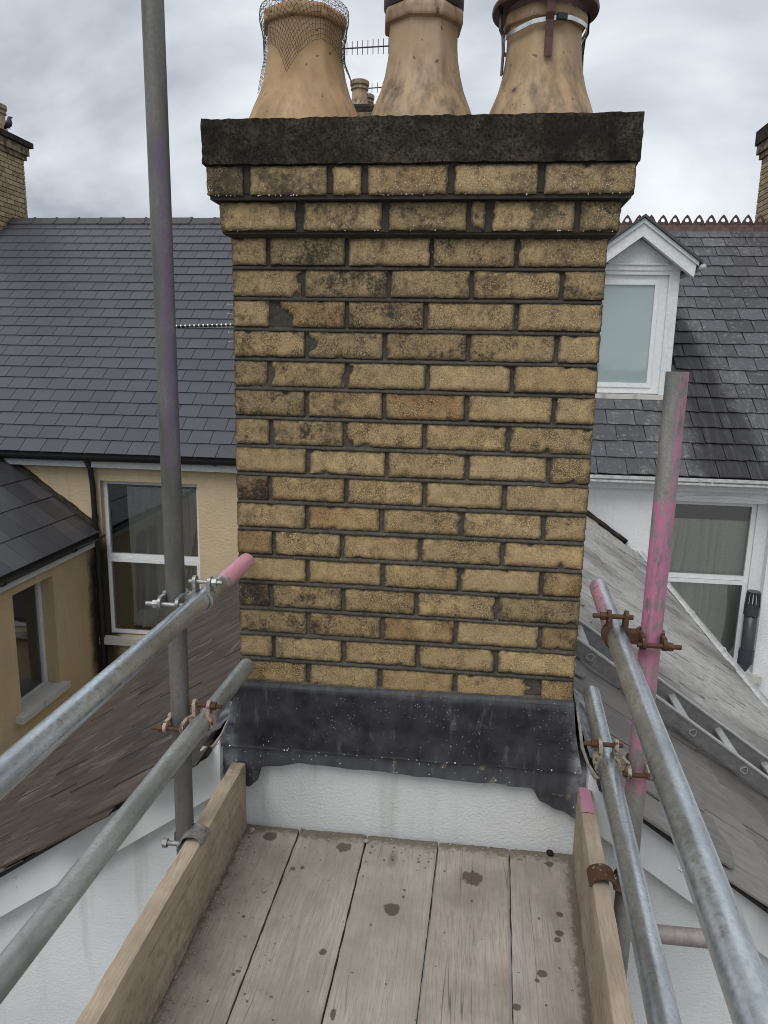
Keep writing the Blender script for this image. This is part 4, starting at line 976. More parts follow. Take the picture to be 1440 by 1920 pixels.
# corbel courses
C2 = [(-.522, -.313), (-.294, -.084), (-.067, .136), (.146, .184), (.200, .409), (.422, .522)]
C1 = [(-.547, -.448), (-.430, -.225), (-.212, -.135), (-.121, .086), (.102, .309), (.325, .547)]
Z16 = 16 * CH
for crs, zb, oy, sts in ((C2, Z16 + .004, -.025, [(.05, .35, .6), (0, .3, .65), (.1, .55, .2), (0, .5, .3), (.05, .25, .7), (.1, .62, .2)]), (C1, Z16 + CH + .006, -.05, [(.2, .75, .3), (0, .42, .5), (.15, .3, .7), (.45, .3, .7), (0, .45, .75), (.1, .45, .55)])):
    for (xa, xb), c in zip(crs, sts):
        put_brick(xa, xb, zb + JT * .5, zb + CH - JT * .45, oy, .16, c, (), rough=1.4)
    for face, x in (('l', crs[0][0] ), ('r', crs[-1][1])):
        for a, c in ((oy + .165, oy + .37), (oy + .385, DEP + abs(oy))): put_brick(a, c, zb + JT * .5, zb + CH - JT * .45, x, .10, (.1, .6, .4), (), face=face)
# mortar: core plus struck joints
b = MB(); b.box(-.494, .494, .0085, DEP, -.30, Z16 + .004)
b.box(-.515, .515, -.0165, DEP + .016, Z16 + .001, Z16 + CH + .006); b.box(-.54, .54, -.041, DEP + .04, Z16 + CH + .002, Z16 + 2 * CH + .02)
core = b.build('mortar', MAT_MORTAR, st)
b = MB()
def struck(xa, xb, z0, z1, y0, y1, seed):
    n = int((xb - xa) / .008)
    def fn(u, v):
        x = xa + (xb - xa) * u; k = nz(x * 23, seed * 3.7) * .0022 + nz(x * 70, seed) * .0012
        if v < .01: return (x, .012, z0)
        if v > .99: return (x, .016, z1)
        vv = (v - .25) / .5
        return (x, y0 + (y1 - y0) * vv + k, z0 + (z1 - z0) * vv + k * .5)
    b.grid(fn, n, 4)
for row in range(1, 18):
    zc = (17 - row) * CH + 0; wob = 0
    struck(-.497, .497, zc - JT * .62, zc + JT * .62, .0002, .0098, row)
b.build('bed_joint', MAT_MORTAR, st, smooth=True)
b = MB()   # splayed mortar under each corbel
for x0, ya, yb, zz in ((.500, .004, -.022, Z16 - .006), (.522, -.021, -.047, Z16 + CH + .004)):
    b.grid(lambda u, v: ((2 * u - 1) * (x0 + .022 * v - .004), ya + (yb - ya) * v * .9 + .0015 * nz(u * 60, zz * 9), zz + .012 * v + .002 * nz(u * 45, v, zz)), 120, 2)
    for s in (-1, 1): b.grid(lambda u, v: (s * (x0 + .022 * v - .004), ya + (yb - ya) * v * .9 + u * (DEP - ya), zz + .012 * v), 4, 2)
b.build('corbel_bedding', MAT_MORTAR, st, smooth=True)
# concrete cap
zc0, zc1 = Z16 + 2 * CH + .004, 1.575
def capbox(x0, x1, y0, y1, z0, z1, nx, ny, nzz, amp):
    b = MB()
    def disp(p):
        x, y, z = p; k = amp
        d = Vector((nz(x * 14, y * 14, z * 14), nz(x * 14 + 7, y * 14, z * 14), nz(x * 14, y * 14 + 5, z * 14))) * k * .45 + Vector((nz(x * 55, y * 55, z * 55), nz(x * 55 + 3, y * 55, z * 55), nz(x * 55, y * 55 + 9, z * 55))) * k * .8
        return Vector(p) + d
    L = lambda a, b_, t: a + (b_ - a) * t
    b.grid(lambda u, v: disp((L(x0, x1, u), y0, L(z0, z1, v))), nx, nzz); b.grid(lambda u, v: disp((L(x1, x0, u), y1, L(z0, z1, v))), nx, nzz)
    b.grid(lambda u, v: disp((x1, L(y0, y1, u), L(z0, z1, v))), ny, nzz); b.grid(lambda u, v: disp((x0, L(y1, y0, u), L(z0, z1, v))), ny, nzz)
    b.grid(lambda u, v: disp((L(x0, x1, u), L(y0, y1, v), z1)), nx, ny); b.grid(lambda u, v: disp((L(x0, x1, u), L(y1, y0, v), z0)), nx, ny)
    return b
b = capbox(-.555, .553, -.056, DEP + .055, zc0, zc1, 260, 100, 30, .0035)
b.build('cap_slab', MAT_CAP, st, smooth=True)
b = MB(); b.grid(lambda u, v: (-.5 + u, .03 + v * .38, zc1 - .004 + .05 * (sin(pi * u) ** .3) * (sin(pi * v) ** .5) + .004 * nz(u * 20, v * 9)), 60, 24); b.build('flaunching', MAT_CAP, st, smooth=True)

# lead apron
def lowz(x):
    pts = [(-.60, -.27), (-.545, -.30), (-.47, -.335), (-.445, -.315), (-.425, -.262), (-.30, -.240), (-.1, -.244), (.1, -.252), (.3, -.254), (.395, -.258), (.425, -.30), (.48, -.325), (.535, -.345), (.60, -.30)]
    for (a, za), (c, zb) in zip(pts, pts[1:]):
        if a <= x <= c:
            t = (x - a) / (c - a); t = t * t * (3 - 2 * t); return za + (zb - za) * t + .004 * nz(x * 16, 2)
    return -.3
def xe_(s, z):     # side edges flare a little towards the bottom
    t = min(1, max(0, (.01 - z) / .21)); return s * ((.512 if s < 0 else .503) + (.05 if s < 0 else .034) * t ** 1.5)
def crease(x): return -.196 + .006 * x + .002 * nz(x * 11, 4)
b = MB()
def up_f(u, v):
    zt, zb = .012 + .006 * x_mid(u), crease((u - .5) * 1.1)
    z = zt + (zb - zt) * v; x = xe_(-1, z) + (xe_(1, z) - xe_(-1, z)) * u
    y = -.007 - .026 * v ** 1.4 + .0035 * nz(x * 9, z * 12, 3) + .0012 * nz(x * 40, z * 40)
    e_ = min(u, 1 - u) * 1.05
    if e_ < .03: y -= .010 * (1 - e_ / .03) * v
    if v < .04: y += .003
    return (x, y, z)
def x_mid(u): return (u - .5) * 2
b.grid(up_f, 150, 40)
b.grid(lambda u, v: tuple(Vector(up_f(u, 1)) + Vector((0, .015 * v, -.001 * v))), 150, 1)
b.build('lead_apron', MAT_LEAD, st, smooth=True)
b = MB()
def lo_f(u, v):
    x0, x1 = -.565, .552; x = x0 + (x1 - x0) * u; zt = crease(x) + .012; zb = lowz(x); z = zt + (zb - zt) * v
    y = -.018 - .012 * v + .003 * nz(x * 12, z * 20, 8) + .002 * sin(x * 55 + nz(x * 6) * 4) * v
    if z < -.275: y += .004
    return (x, y, z)
b.grid(lo_f, 170, 14); b.grid(lambda u, v: tuple(Vector(lo_f(u, 1)) + Vector((0, .006 * v, 0))), 170, 1)
b.build('lead_apron_skirt', MAT_LEAD, st, smooth=True)
for s in (-1, 1):   # side flashings turned over the slates
    b = MB(); b.grid(lambda u, v: (s * (.507 + .05 * (1 - v) ** 2 + .004 * nz(u * 9, v * 6, s)), -.02 + .49 * u, zg(.5) + .03 + .15 * v * (.8 + .2 * u) + .004 * nz(u * 14, v * 3)), 30, 8)
    b.grid(lambda u, v: (s * (.555 + .07 * v), -.03 + .52 * u, zg(.555 + .07 * v) + .032 + .006 * nz(u * 12, v * 5, s + 4)), 30, 6)
    b.build('side_flashing', MAT_LEAD, st, smooth=True)
    c = [(s * .512, -.018, -.01), (s * .522, -.026, -.06), (s * .530, -.034, -.11), (s * .548, -.045, -.155), (s * .570, -.052, -.19), (s * .60, -.055, -.212)]
    if s > 0: MB().tube([(x + .004 * nz(i, 3), y, z) for i, (x, y, z) in enumerate(c)], [.003, .0045, .005, .004, .007, .004], 8).build('sealant', MAT_SEAL, st, smooth=True)
    else:
        q = MB(); q.tube(c[2:], [.002, .003, .005, .006], 8); q.ico((-.598, -.056, -.205), .014, 2, .8, .2); q.build('sealant', MAT_SEAL, st, smooth=True)
b = MB(); b.grid(lambda u, v: (-.50 + 1.0 * u, .004 - .012 * v + .002 * nz(u * 50, v), .018 - .020 * v + .003 * nz(u * 30, v * 2) + .006 * (2 * u - 1)), 120, 3); b.build('mortar_pointing', MAT_MORTAR, st, smooth=True)

# rain drops on lead and on the corbel bricks: too many to count
b = MB(); rd = random.Random(5)
for _ in range(560):
    u, v = rd.random(), rd.betavariate(1.4, 1.6)
    if nz(u * 4.2, v * 2.5, 7) + .30 * (u - .45) < -.02 and rd.random() < .9: continue
    p = up_f(u, v * .98 + .01); b.ico((p[0], p[1] - .0004, p[2]), rd.choice((.0005, .0005, .0006, .0007, .0009)) * (1.9 if rd.random() < .035 else 1), 1)
for _ in range(46):
    u = rd.random(); p = lo_f(u, rd.uniform(.02, .95)); b.ico(p, rd.uniform(.0009, .0019), 1)
for _ in range(16):
    u = rd.random(); p = up_f(u, .995); b.ico(p, rd.uniform(.0012, .0026), 1)
for crs, zb, oy in ((C2, Z16 + .004, -.025), (C1, Z16 + CH + .006, -.05)):
    for i, (xa, xb) in enumerate(crs):
        for _ in range(int((xb - xa) * (320 if i >= 3 else 110))):
            b.ico((rd.uniform(xa + .006, xb - .006), oy + .0005, zb + rd.triangular(.012, .066, .02)), rd.uniform(.0005, .0012), 1)
        for _ in range(int((xb - xa) * 38 * rd.uniform(.3, 1.6))): b.ico((rd.uniform(xa + .004, xb - .004), oy + .004, zb + JT * .5 + rd.uniform(-.001, .002)), rd.uniform(.0010, .0020), 1)
for _ in range(130): b.ico((rd.uniform(.02, .49), -.0002, Z16 - CH + rd.uniform(.012, .07)), rd.uniform(.0005, .0011), 1)
for _ in range(160): b.ico((rd.uniform(-.49, .49), -.0003, rd.uniform(.02, 15 * CH)), rd.uniform(.0005, .0010), 1)
tag(b.build('rain_drops', MAT_DROP, st), kind='stuff')

# ------------------------------------------------------------------ near chimney pots
def octr(th, k):
    a = (th % (pi / 4)) - pi / 8; return 1 - k + k * cos(pi / 8) / cos(a) * 1.04
def pot(x, prof, mat_, label, phase=0.):
    t = thing('chimney_pot', (x, .22, zc1), label, 'chimney pot', 'clay pots on the near chimney')
    b = MB()
    def fn(u, v):
        q = v * (len(prof) - 1); i = min(int(q), len(prof) - 2); f = q - i
        f2 = f
        r = prof[i][0] * (1 - f2) + prof[i + 1][0] * f2; z = prof[i][1] * (1 - f2) + prof[i + 1][1] * f2; k = prof[i][2] * (1 - f2) + prof[i + 1][2] * f2
        a = u * 2 * pi; rr = r * octr(a + phase, k) * (1 + .006 * nz(cos(a) * 3, sin(a) * 3 + x * 9, z * 9))
        return (x + rr * cos(a), .22 + rr * sin(a), zc1 + z)
    nb = next(i for i, p in enumerate(prof) if p[3]); low = prof[:nb]; high = prof[nb:]
    full = prof
    def part(sub, name, par):
        nonlocal prof
        prof = sub; bb = MB(); bb.grid(fn, 96, (len(sub) - 1) * 3, True); prof = full
        return bb.build(name, mat_, par, angle=32)
    part(low, 'body', t); part(high, 'collar', t)
    MB().tube([(x, .22, zc1 + .20), (x, .22, zc1 + .205)], prof[-1][0] * .98, 24).build('flue', MAT_SOOT_SHADE, t)
    return t
def prof(base, neck, col, zc, th=.042):
    B, N_, C_ = base, neck, col
    return [(B * 1.24, 0, .35, 0), (B * 1.12, .045, .4, 0), (B, .088, .5, 0), (N_ + (B - N_) * .55, .130, .65, 0), (N_ + (B - N_) * .27, .170, .75, 0), (N_ * 1.03, .215, .8, 0), (N_, .25, .8, 0), (N_ * 1.0, zc + .004, .85, 0),
            (N_ * .99, zc - .002, 1, 1), (C_ * .98, zc + .003, 1, 1), (C_, zc + .008, 1, 1), (C_, zc + th - .010, 1, 1), (C_ * .95, zc + th, 1, 1), (C_ * .80, zc + th + .002, 1, 1), (C_ * .76, zc + th - .05, 1, 1)]
pot(-.344, prof(.152, .107, .118, .302, .036), MAT_POT, 'clay chimney pot under rusty wire mesh, leftmost of three', .1)
pot(-.009, prof(.139, .097, .110, .296, .040), MAT_POT2, 'clay chimney pot with dark rim, middle of three', .25)
pot(.321, prof(.138, .100, .112, .282, .034), MAT_POT3, 'spotted clay chimney pot wearing a brown metal cowl, rightmost of three', .3)
# dark collar on the middle pot
b = MB(); pr = [(.094, .335), (.104, .338), (.110, .348), (.110, .40), (.100, .412), (.085, .412), (.085, .34)]
b.grid(lambda u, v: (-.009 + pr[int(round(v * 6))][0] * cos(u * 2 * pi), .22 + pr[int(round(v * 6))][0] * sin(u * 2 * pi), zc1 + pr[int(round(v * 6))][1]), 40, 6, True)
tag(b.build('pot_liner_ring', MAT_SOOTY, None, origin=(-.009, .22, zc1 + .335), angle=40), 'sooty dark ring seated in the rim of the middle pot', 'ring')
# wire mesh draped over the left pot
RM, ZM = .1225, zc1 + .358
wires = MB(); SIDE, NW = .232, 36
def drape(a, c):
    rho = sqrt(a * a + c * c); th = atan2(c, a)
    if rho < RM: r, z = rho, ZM + .012 * (1 - (rho / RM) ** 2) + .006 * nz(a * 30, c * 30)
    else:
        s_ = rho - RM; wig = nz(th * 2.2, s_ * 8, 2)
        r = RM + .002 + .006 * wig * min(1, s_ / .05) - .013 * min(1, max(0, s_ - .03) / .04) + (.008 * max(0, nz(th * 1.3, 5)) * min(1, s_ / .12)); z = ZM - s_
        r = max(r, .119 if z > zc1 + .29 else .1145 + max(0, (zc1 + .225 - z)) * .42)
    th2 = th + ROTM; return Vector((-.344 + r * cos(th2), .22 + r * sin(th2), z))
ROTM = -pi / 4 - pi / 2 + pi / 2 - .12
for i in range(NW + 1):
    q = -SIDE + 2 * SIDE * i / NW
    for sw in (0, 1):
        run = []
        for j in range(NW + 1):
            w_ = -SIDE + 2 * SIDE * j / NW; p = (q, w_) if sw else (w_, q)
            run.append(drape(p[0] + .004 * nz(i * .4, j * .3, sw), p[1] + .004 * nz(j * .35, i * .3, sw + 5)))
        wires.tube(run, .0006, 3, False)
tag(wires.build('wire_mesh_cover', MAT_WIRE, None, origin=(-.35, .22, zc1 + .36)), 'rusty wire mesh draped over the leftmost clay pot', 'wire mesh')
# brown cowl on the right pot
cw = thing('chimney_cowl', (.318, .22, zc1 + .36), 'brown painted metal cowl strapped to the rightmost clay pot', 'cowl')
pr = [(.10, .335), (.132, .331), (.141, .326), (.143, .333), (.141, .342), (.12, .352), (.11, .42), (.10, .42)]
b = MB(); b.grid(lambda u, v: (.321 + pr[int(round(v * 7))][0] * cos(u * 2 * pi), .22 + pr[int(round(v * 7))][0] * sin(u * 2 * pi), zc1 + pr[int(round(v * 7))][1]), 56, 7, True); b.build('flange', MAT_COWL, cw, angle=40)
def strap(a, zlo):
    d = Vector((cos(a), sin(a), 0)); tt = Vector((-sin(a), cos(a), 0)); b = MB()
    pts = [(.121, .345), (.121, .32), (.121, .285), (.113, .27), (.110, .23), (.112, zlo)]
    b.grid(lambda u, v: Vector((.321, .22, zc1)) + d * (pts[int(round(v * 5))][0] + (.003 if 0 else 0)) + tt * (u - .5) * .021 + Vector((0, 0, pts[int(round(v * 5))][1])), 1, 5)
    b.grid(lambda u, v: Vector((.321, .22, zc1)) + d * (pts[int(round(v * 5))][0] + .003) + tt * (.5 - u) * .021 + Vector((0, 0, pts[int(round(v * 5))][1])), 1, 5)
    b.build('strap', MAT_COWL, cw)
strap(-pi / 2 + .05, .185); strap(-pi + .25, .17); strap(.25, .17); strap(pi / 2, .17)
b = MB(); n = 60
def bandp(u, v, rr): 
    a = u * 2 * pi; k = octr(a + .3, .55); return (.321 + (.114 * k * .985 + rr) * cos(a), .22 + (.114 * k * .985 + rr) * sin(a), zc1 + .266 + (v - .5) * .011 + .016 * cos(a + .5) )
b.grid(lambda u, v: bandp(u, v, .0), n, 1, True); b.grid(lambda u, v: bandp(u, 1 - v, .0015), n, 1, True); bo = b.build('hose_band', MAT_STEEL, cw, smooth=True)
c = Vector(bandp(.80, .5, .006)); MB().obox(c, (cos(.80 * 2 * pi + pi / 2), sin(.80 * 2 * pi + pi / 2), 0), (0, 0, 1), (cos(.8 * 2 * pi), sin(.8 * 2 * pi), 0), .013, .007, .006).build('band_clamp', MAT_BLACK, bo)

# ------------------------------------------------------------------ scaffold
R_T = .0235
def tube_thing(name, pts, mat_, label, cat, group=None, seg=28):
    n = 24; P = []
    for a, c in zip(pts, pts[1:]):
        for i in range(n): P.append(Vector(a).lerp(Vector(c), i / n))
    P.append(Vector(pts[-1]))
    b = MB().tube(P, R_T, seg, True, R_T - .004)
    return tag(b.build(name, mat_, None, origin=pts[0], angle=50), label, cat, group)
SL = (-.532, -.385); SR = (.594, -.405)
tube_thing('scaffold_standard', [(SL[0], SL[1], -6.5), (SL[0], SL[1], 2.6)], MAT_STD_L, 'tall dull upright scaffold tube with purple overspray, left of the chimney', 'scaffold tube', 'upright scaffold tubes')
tube_thing('scaffold_standard', [(SR[0] - .01, SR[1], -6.5), (SR[0] + .003, SR[1], .966)], MAT_STD_R, 'short pink sprayed upright scaffold tube, right of the chimney', 'scaffold tube', 'upright scaffold tubes')
ZU, ZL = .395, .069
LU = lambda y: (-.465 - .004 * y * -1, y, ZU); 
tube_thing('guard_rail', [(-.463, -.03, ZU), (-.462, -3.0, ZU)], MAT_GALV_LU, 'shiny upper left guard rail with pale pink tip', 'scaffold tube', 'horizontal guard rails')
tube_thing('guard_rail', [(-.468, -.03, ZL), (-.515, -3.0, ZL)], MAT_GALV_LL, 'dull lower left guard rail running under the pink tipped one', 'scaffold tube', 'horizontal guard rails')
tube_thing('guard_rail', [(.539, -.03, .374), (.384, -3.0, .374)], MAT_GALV_RU, 'shiny upper right guard rail with pink side at its far end', 'scaffold tube', 'horizontal guard rails')
tube_thing('guard_rail', [(.544, -.03, .057), (.378, -3.0, .057)], MAT_GALV_RL, 'grey lower right guard rail without paint', 'scaffold tube', 'horizontal guard rails')
tube_thing('scaffold_transom', [(-.50, -.24, -.535), (.92, -.235, -.535)], MAT_TRANSOM, 'dull pinkish cross tube under the boards, showing at lower right', 'scaffold tube', 'cross tubes under the boards')
tube_thing('scaffold_transom', [(-.50, -1.5, -.535), (.92, -1.5, -.535)], MAT_TRANSOM, 'dull cross tube under the boards nearest the camera', 'scaffold tube', 'cross tubes under the boards')

def hexnut(b, c, ax, r=.011, h=.010):
    c, ax = Vector(c), Vector(ax).normalized(); b.tube([c - ax * h / 2, c + ax * h / 2], r, 6)
def coupler(rail, std, sgn, mats, label):
    """right-angle coupler: rail along y at (x,z), standard upright at (x,y); sgn = +1 when the standard lies to the left (-x)"""
    mb_, mn, ms = mats; rx, rz = rail; sx_, sy = std; y = sy
    t = thing('scaffold_coupler', (sx_, sy, rz), label, 'scaffold coupler', 'couplers joining rails to uprights')
    rc = Vector((rx, y, rz)); sc = Vector((sx_, y, rz))
    W_, T_ = .032, .007
    # saddle round the rail: open at the top, lugs rise either side, bolt lies across
    b = MB(); b.band(rc, (0, 1, 0), (0, 0, -1), R_T + .0008, -pi * .78, pi * .78, W_, T_, 26)
    for s in (-1, 1):
        a = pi * .78; dz = -cos(a) * (R_T + .003); dx = s * sin(a) * (R_T + .003)
        b.obox(rc + Vector((dx + s * .001, 0, dz + .010)), (1, 0, s * -.15), (0, 1, 0), (0, 0, 1), .0045, W_ * .45, .016)
        b.tube([rc + Vector((dx + s * .002 - .004, 0, dz + .026)), rc + Vector((dx + s * .002 + .004, 0, dz + .026))], W_ * .42, 12)
    b.build('rail_saddle', mb_, t, angle=40)
    zb = rz + R_T + .021; L = .052 if sgn > 0 else .052
    b = MB(); b.tube([(rx - .034, y, zb), (rx + .034 + (.016 if sgn > 0 else 0), y, zb)] if sgn > 0 else [(rx - .055, y, zb), (rx + .034, y, zb)], .0055, 12)
    hexnut(b, (rx + (.030 if sgn > 0 else -.032), y, zb), (1, 0, 0), .0105, .012); b.build('rail_bolt', mn, t, angle=40)
    # saddle round the upright: open towards the camera
    b = MB(); b.band(sc, (0, 0, 1), (0, 1, 0), R_T + .0008, -pi * .72, pi * .72, W_, T_, 26)
    for s in (-1, 1):
        a = pi * .72; dy_ = cos(a) * (R_T + .003); dx = s * sin(a) * (R_T + .003)
        b.obox(sc + Vector((dx + s * .002, dy_ - .010, 0)), (1, 0, 0), (0, 1, 0), (0, 0, 1), .0045, .015, W_ * .45)
        b.tube([sc + Vector((dx + s * .002 - .004, dy_ - .024, 0)), sc + Vector((dx + s * .002 + .004, dy_ - .024, 0))], W_ * .42, 12)
    b.build('upright_saddle', ms, t, angle=40)
    yb = y - R_T - .018
    b = MB(); o = -sgn
    b.tube([(sx_ - .036 if o > 0 else sx_ - .058, yb, rz - .004), (sx_ + .058 if o > 0 else sx_ + .036, yb, rz - .004)], .0055, 12); hexnut(b, (sx_ + o * .034, yb, rz - .004), (1, 0, 0), .0105, .012)
    b.build('upright_bolt', mn, t, angle=40)
    m_ = (rc + sc) / 2; MB().obox(m_, (1, 0, 0), (0, 1, 0), (0, 0, 1), max(.004, abs(rx - sx_) / 2 - R_T + .001), .014, .014).build('coupler_web', mb_, t)
coupler((-.4625, ZU), SL, 1, (MAT_FIT_Z, MAT_FIT_Z, MAT_FIT_Z), 'bright zinc coupler on the upper left rail')
coupler((-.4736, ZL), SL, 1, (MAT_FIT_P, MAT_BOLT, MAT_FIT_P), 'chalky pink coupler with rusty bolts on the lower left rail')
coupler((.5194, .374), (SR[0], SR[1]), -1, (MAT_FIT_R, MAT_BOLT, MAT_FIT_R), 'very rusty coupler on the upper right rail')
coupler((.523, .057), (SR[0] - .005, SR[1]), -1, (MAT_FIT_R2, MAT_BOLT, MAT_FIT_R2), 'tan coupler with rusty bolts on the lower right rail')

# boards
ZF = -.475
EDGE = [(-.527, 0.), (-.310, .004), (-.096, .0105), (.127, .028), (.342, .033), (.558, .05)]
SPOTS = [(0.229,-0.163,0.034,0.032),(0.015,-0.321,0.024,0.027),(0.464,-0.273,0.010,0.012),(0.456,-0.342,0.013,0.013),(0.447,-0.366,0.009,0.011),(0.399,-0.480,0.013,0.015),(0.386,-0.502,0.008,0.006),(0.333,-0.586,0.011,0.010),(-0.141,-0.490,0.011,0.014),(-0.082,-0.664,0.007,0.015),(-0.288,-0.200,0.008,0.009),(-0.262,-0.189,0.006,0.009),(-0.372,-0.401,0.007,0.009),(-0.331,-0.575,0.008,0.006),(-0.339,-0.586,0.006,0.006),(-0.375,-0.667,0.005,0.006),(-0.158,-0.084,0.029,0.025),(-0.394,-0.065,0.023,0.023),(-0.034,-0.385,0.004,0.006),(0.041,-0.269,0.005,0.008),(0.041,-0.243,0.005,0.006),(0.229,-0.258,0.005,0.006),(0.256,-0.393,0.003,0.004),(0.310,-0.422,0.003,0.005),(0.456,-0.070,0.016,0.015)]
rs = random.Random(3)
for _ in range(60): SPOTS.append((rs.uniform(-.46, .5), rs.uniform(-.9, -.03), rs.uniform(.002, .005), rs.uniform(.002, .006)))
for _ in range(22): SPOTS.append((rs.uniform(-.1, .12), rs.uniform(-.16, -.05), rs.uniform(.003, .007), rs.uniform(.003, .007)))
def stain(x, y):
    k = 0
    for sx_, sy, a, c in SPOTS:
        if abs(x - sx_) > 3 * a or abs(y - sy) > 3 * c: continue
        w_ = .86 + .34 * nz(x * 60, y * 60, sx_ * 9) + .2 * nz(x * 160, y * 160, sy * 9)
        d = ((x - sx_) / (a * w_)) ** 2 + ((y - sy) / (c * w_)) ** 2
        if d < 4: k = max(k, 1.0 - .5 * sqrt(d))
    return k
def dirtv(x, y):
    k = max(0, 1 - (-.02 - y) / (.075 + .05 * nz(x * 7, 3))) * .95
    k = max(k, max(0, 1 - (x + .475) / .035) * .7, max(0, 1 - (.515 + .05 * y - x) / .03) * .7)
    return min(1, k)
labels = ['leftmost floor board, gritty, beside the left toe board', 'second floor board from the left', 'middle floor board with a round wet spot', 'fourth floor board from the left with a large wet stain', 'rightmost floor board with small wet splashes']
ys = [-.012 - i * .0045 for i in range(200)]; ys += [ys[-1] - .1 * (i + 1) for i in range(17)]
for k in range(5):
    (xa, ka), (xb, kb) = EDGE[k], EDGE[k + 1]; b = MB(); at1, at2 = [], []
    nx = 46; end = rs.uniform(-.012, .0)
    def P(i, y): 
        u = i / nx; A, B_ = xa + ka * y + .0025, xb + kb * y - .0025
        x = A + (B_ - A) * u; r = .004; e_ = min(u, 1 - u) * (B_ - A)
        z = ZF + .0007 * nz(x * 30, y * 4, k) + .0025 * nz(x * 5, y * 2, k + 4) * (1 if 0 < i < nx else .6)
        if e_ < r: z -= (r - e_) * .6
        if i in (0, nx): x += .0016 * nz(y * 22, k * 3, i)
        return (x, y, z)
    for j, y in enumerate(ys):
        for i in range(nx + 1):
            p = P(i, y + (end + .004 * nz(i * .3, k) if j == 0 else 0)); b.v.append(p); at1.append(stain(p[0], p[1])); at2.append(dirtv(p[0], p[1]))
    w1 = nx + 1; m_ = len(ys)
    for j in range(m_ - 1):
        for i in range(nx): a = j * w1 + i; b.f.append((a, a + w1, a + w1 + 1, a + 1))
    ring = [j * w1 for j in range(m_)] + [(m_ - 1) * w1 + i for i in range(1, nx + 1)] + [j * w1 + nx for j in range(m_ - 2, -1, -1)] + [i for i in range(nx - 1, 0, -1)]
    o = len(b.v)
    for q in ring: x, y, z = b.v[q]; b.v.append((x, y, ZF - .036)); at1.append(0); at2.append(.4)
    for q in range(len(ring)): b.f.append((ring[q], o + q, o + (q + 1) % len(ring), ring[(q + 1) % len(ring)]))
    b.f.append(tuple(o + q for q in reversed(range(len(ring)))))
    b.att = {'stain': at1, 'dirt': at2}
    tag(b.build('scaffold_board', MAT_BOARD, None, origin=((xa + xb) / 2, -1.3, ZF - .036), angle=40), labels[k] if k != 1 else 'second floor board from the left, between the gritty and the middle one', 'scaffold board', 'timber boards of the platform')
# toe boards
def toe(xi, ki, th, z0, ztop, mat_, label, s, pink=None):
    b = MB(); n = 260; at1, at2 = [], []
    ys_ = [-.04 - i * .005 for i in range(180)] + [-.94 - .1 * i for i in range(1, 18)]
    prof_ = [(0, z0), (0, z0 + (ztop - z0) * .25), (0, z0 + (ztop - z0) * .5), (0, z0 + (ztop - z0) * .75), (0, ztop - .0025), (.0008, ztop - .0006), (.003, ztop), (th * .5, ztop + .0005), (th - .003, ztop), (th - .0008, ztop - .0006), (th, ztop - .0025), (th, z0)]
    m_ = len(prof_)
    for j, y in enumerate(ys_):
        for i, (d, z) in enumerate(prof_):
            w_ = .0025 * nz(y * 3, z * 4, s) + .0008 * nz(y * 30, z * 30, s)
            top = 4 <= i <= 10
            b.v.append((xi + ki * y + s * d + w_, y + (.004 * nz(z * 40, d * 40) if j == 0 else 0), z + (.0022 * nz(y * 14, d * 40, s) if top else 0)))
            dn = max(0, nz(y * 16, d * 50, s + 2)); at1.append(0); at2.append((.55 * max(0, 1 - (-.04 - y) / .30) + .0) if top else (.6 if i == 0 else .40))  # attribute also tones the sides darker than the top, foot darkest
    for j in range(len(ys_) - 1):
        for i in range(m_):
            a, c = j * m_ + i, j * m_ + (i + 1) % m_; b.f.append((a, c, c + m_, a + m_) if s < 0 else (c, a, a + m_, c + m_))
    b.f.append(tuple(range(m_)) if s > 0 else tuple(reversed(range(m_))))
    q = (len(ys_) - 1) * m_; b.f.append(tuple(q + i for i in (range(m_) if s < 0 else reversed(range(m_)))))
    b.att = {'stain': at1, 'dirt': at2}
    t = b.build('toe_board', mat_, None, origin=(xi + s * th / 2, -1.3, z0), angle=50); tag(t, label, 'toe board', 'boards on edge along the platform sides'); return t
toe(-.475, 0., .042, ZF + .004, -.248, MAT_TOE, 'warm brown toe board on edge at the left of the platform', -1)
tr = toe(.528, .05, .040, ZF + .004, -.236, MAT_TOE_R, 'pinkish toe board on edge at the right, pink painted end', 1)
m = M('pink_paint_worn'); v = m.vec('pos'); m.fin(m.mix(m.ramp(m.noise(v, 150, 5, .7), (.42, 0.), (.56, 1.)), (.34, .26, .20), (.55, .15, .36)), .7, m.bump(m.noise(v, 90), .4, .001))
b = MB(); b.grid(lambda u, v: (.528 + .05 * (-.042 - .125 * v) + .003 + u * .031, -.042 - .125 * v, -.2330 + .0022 * nz((-.042 - .125 * v) * 14, (.003 + .031 * u) * 40, 1)), 6, 26)
b.build('painted_end', m.m, tr)

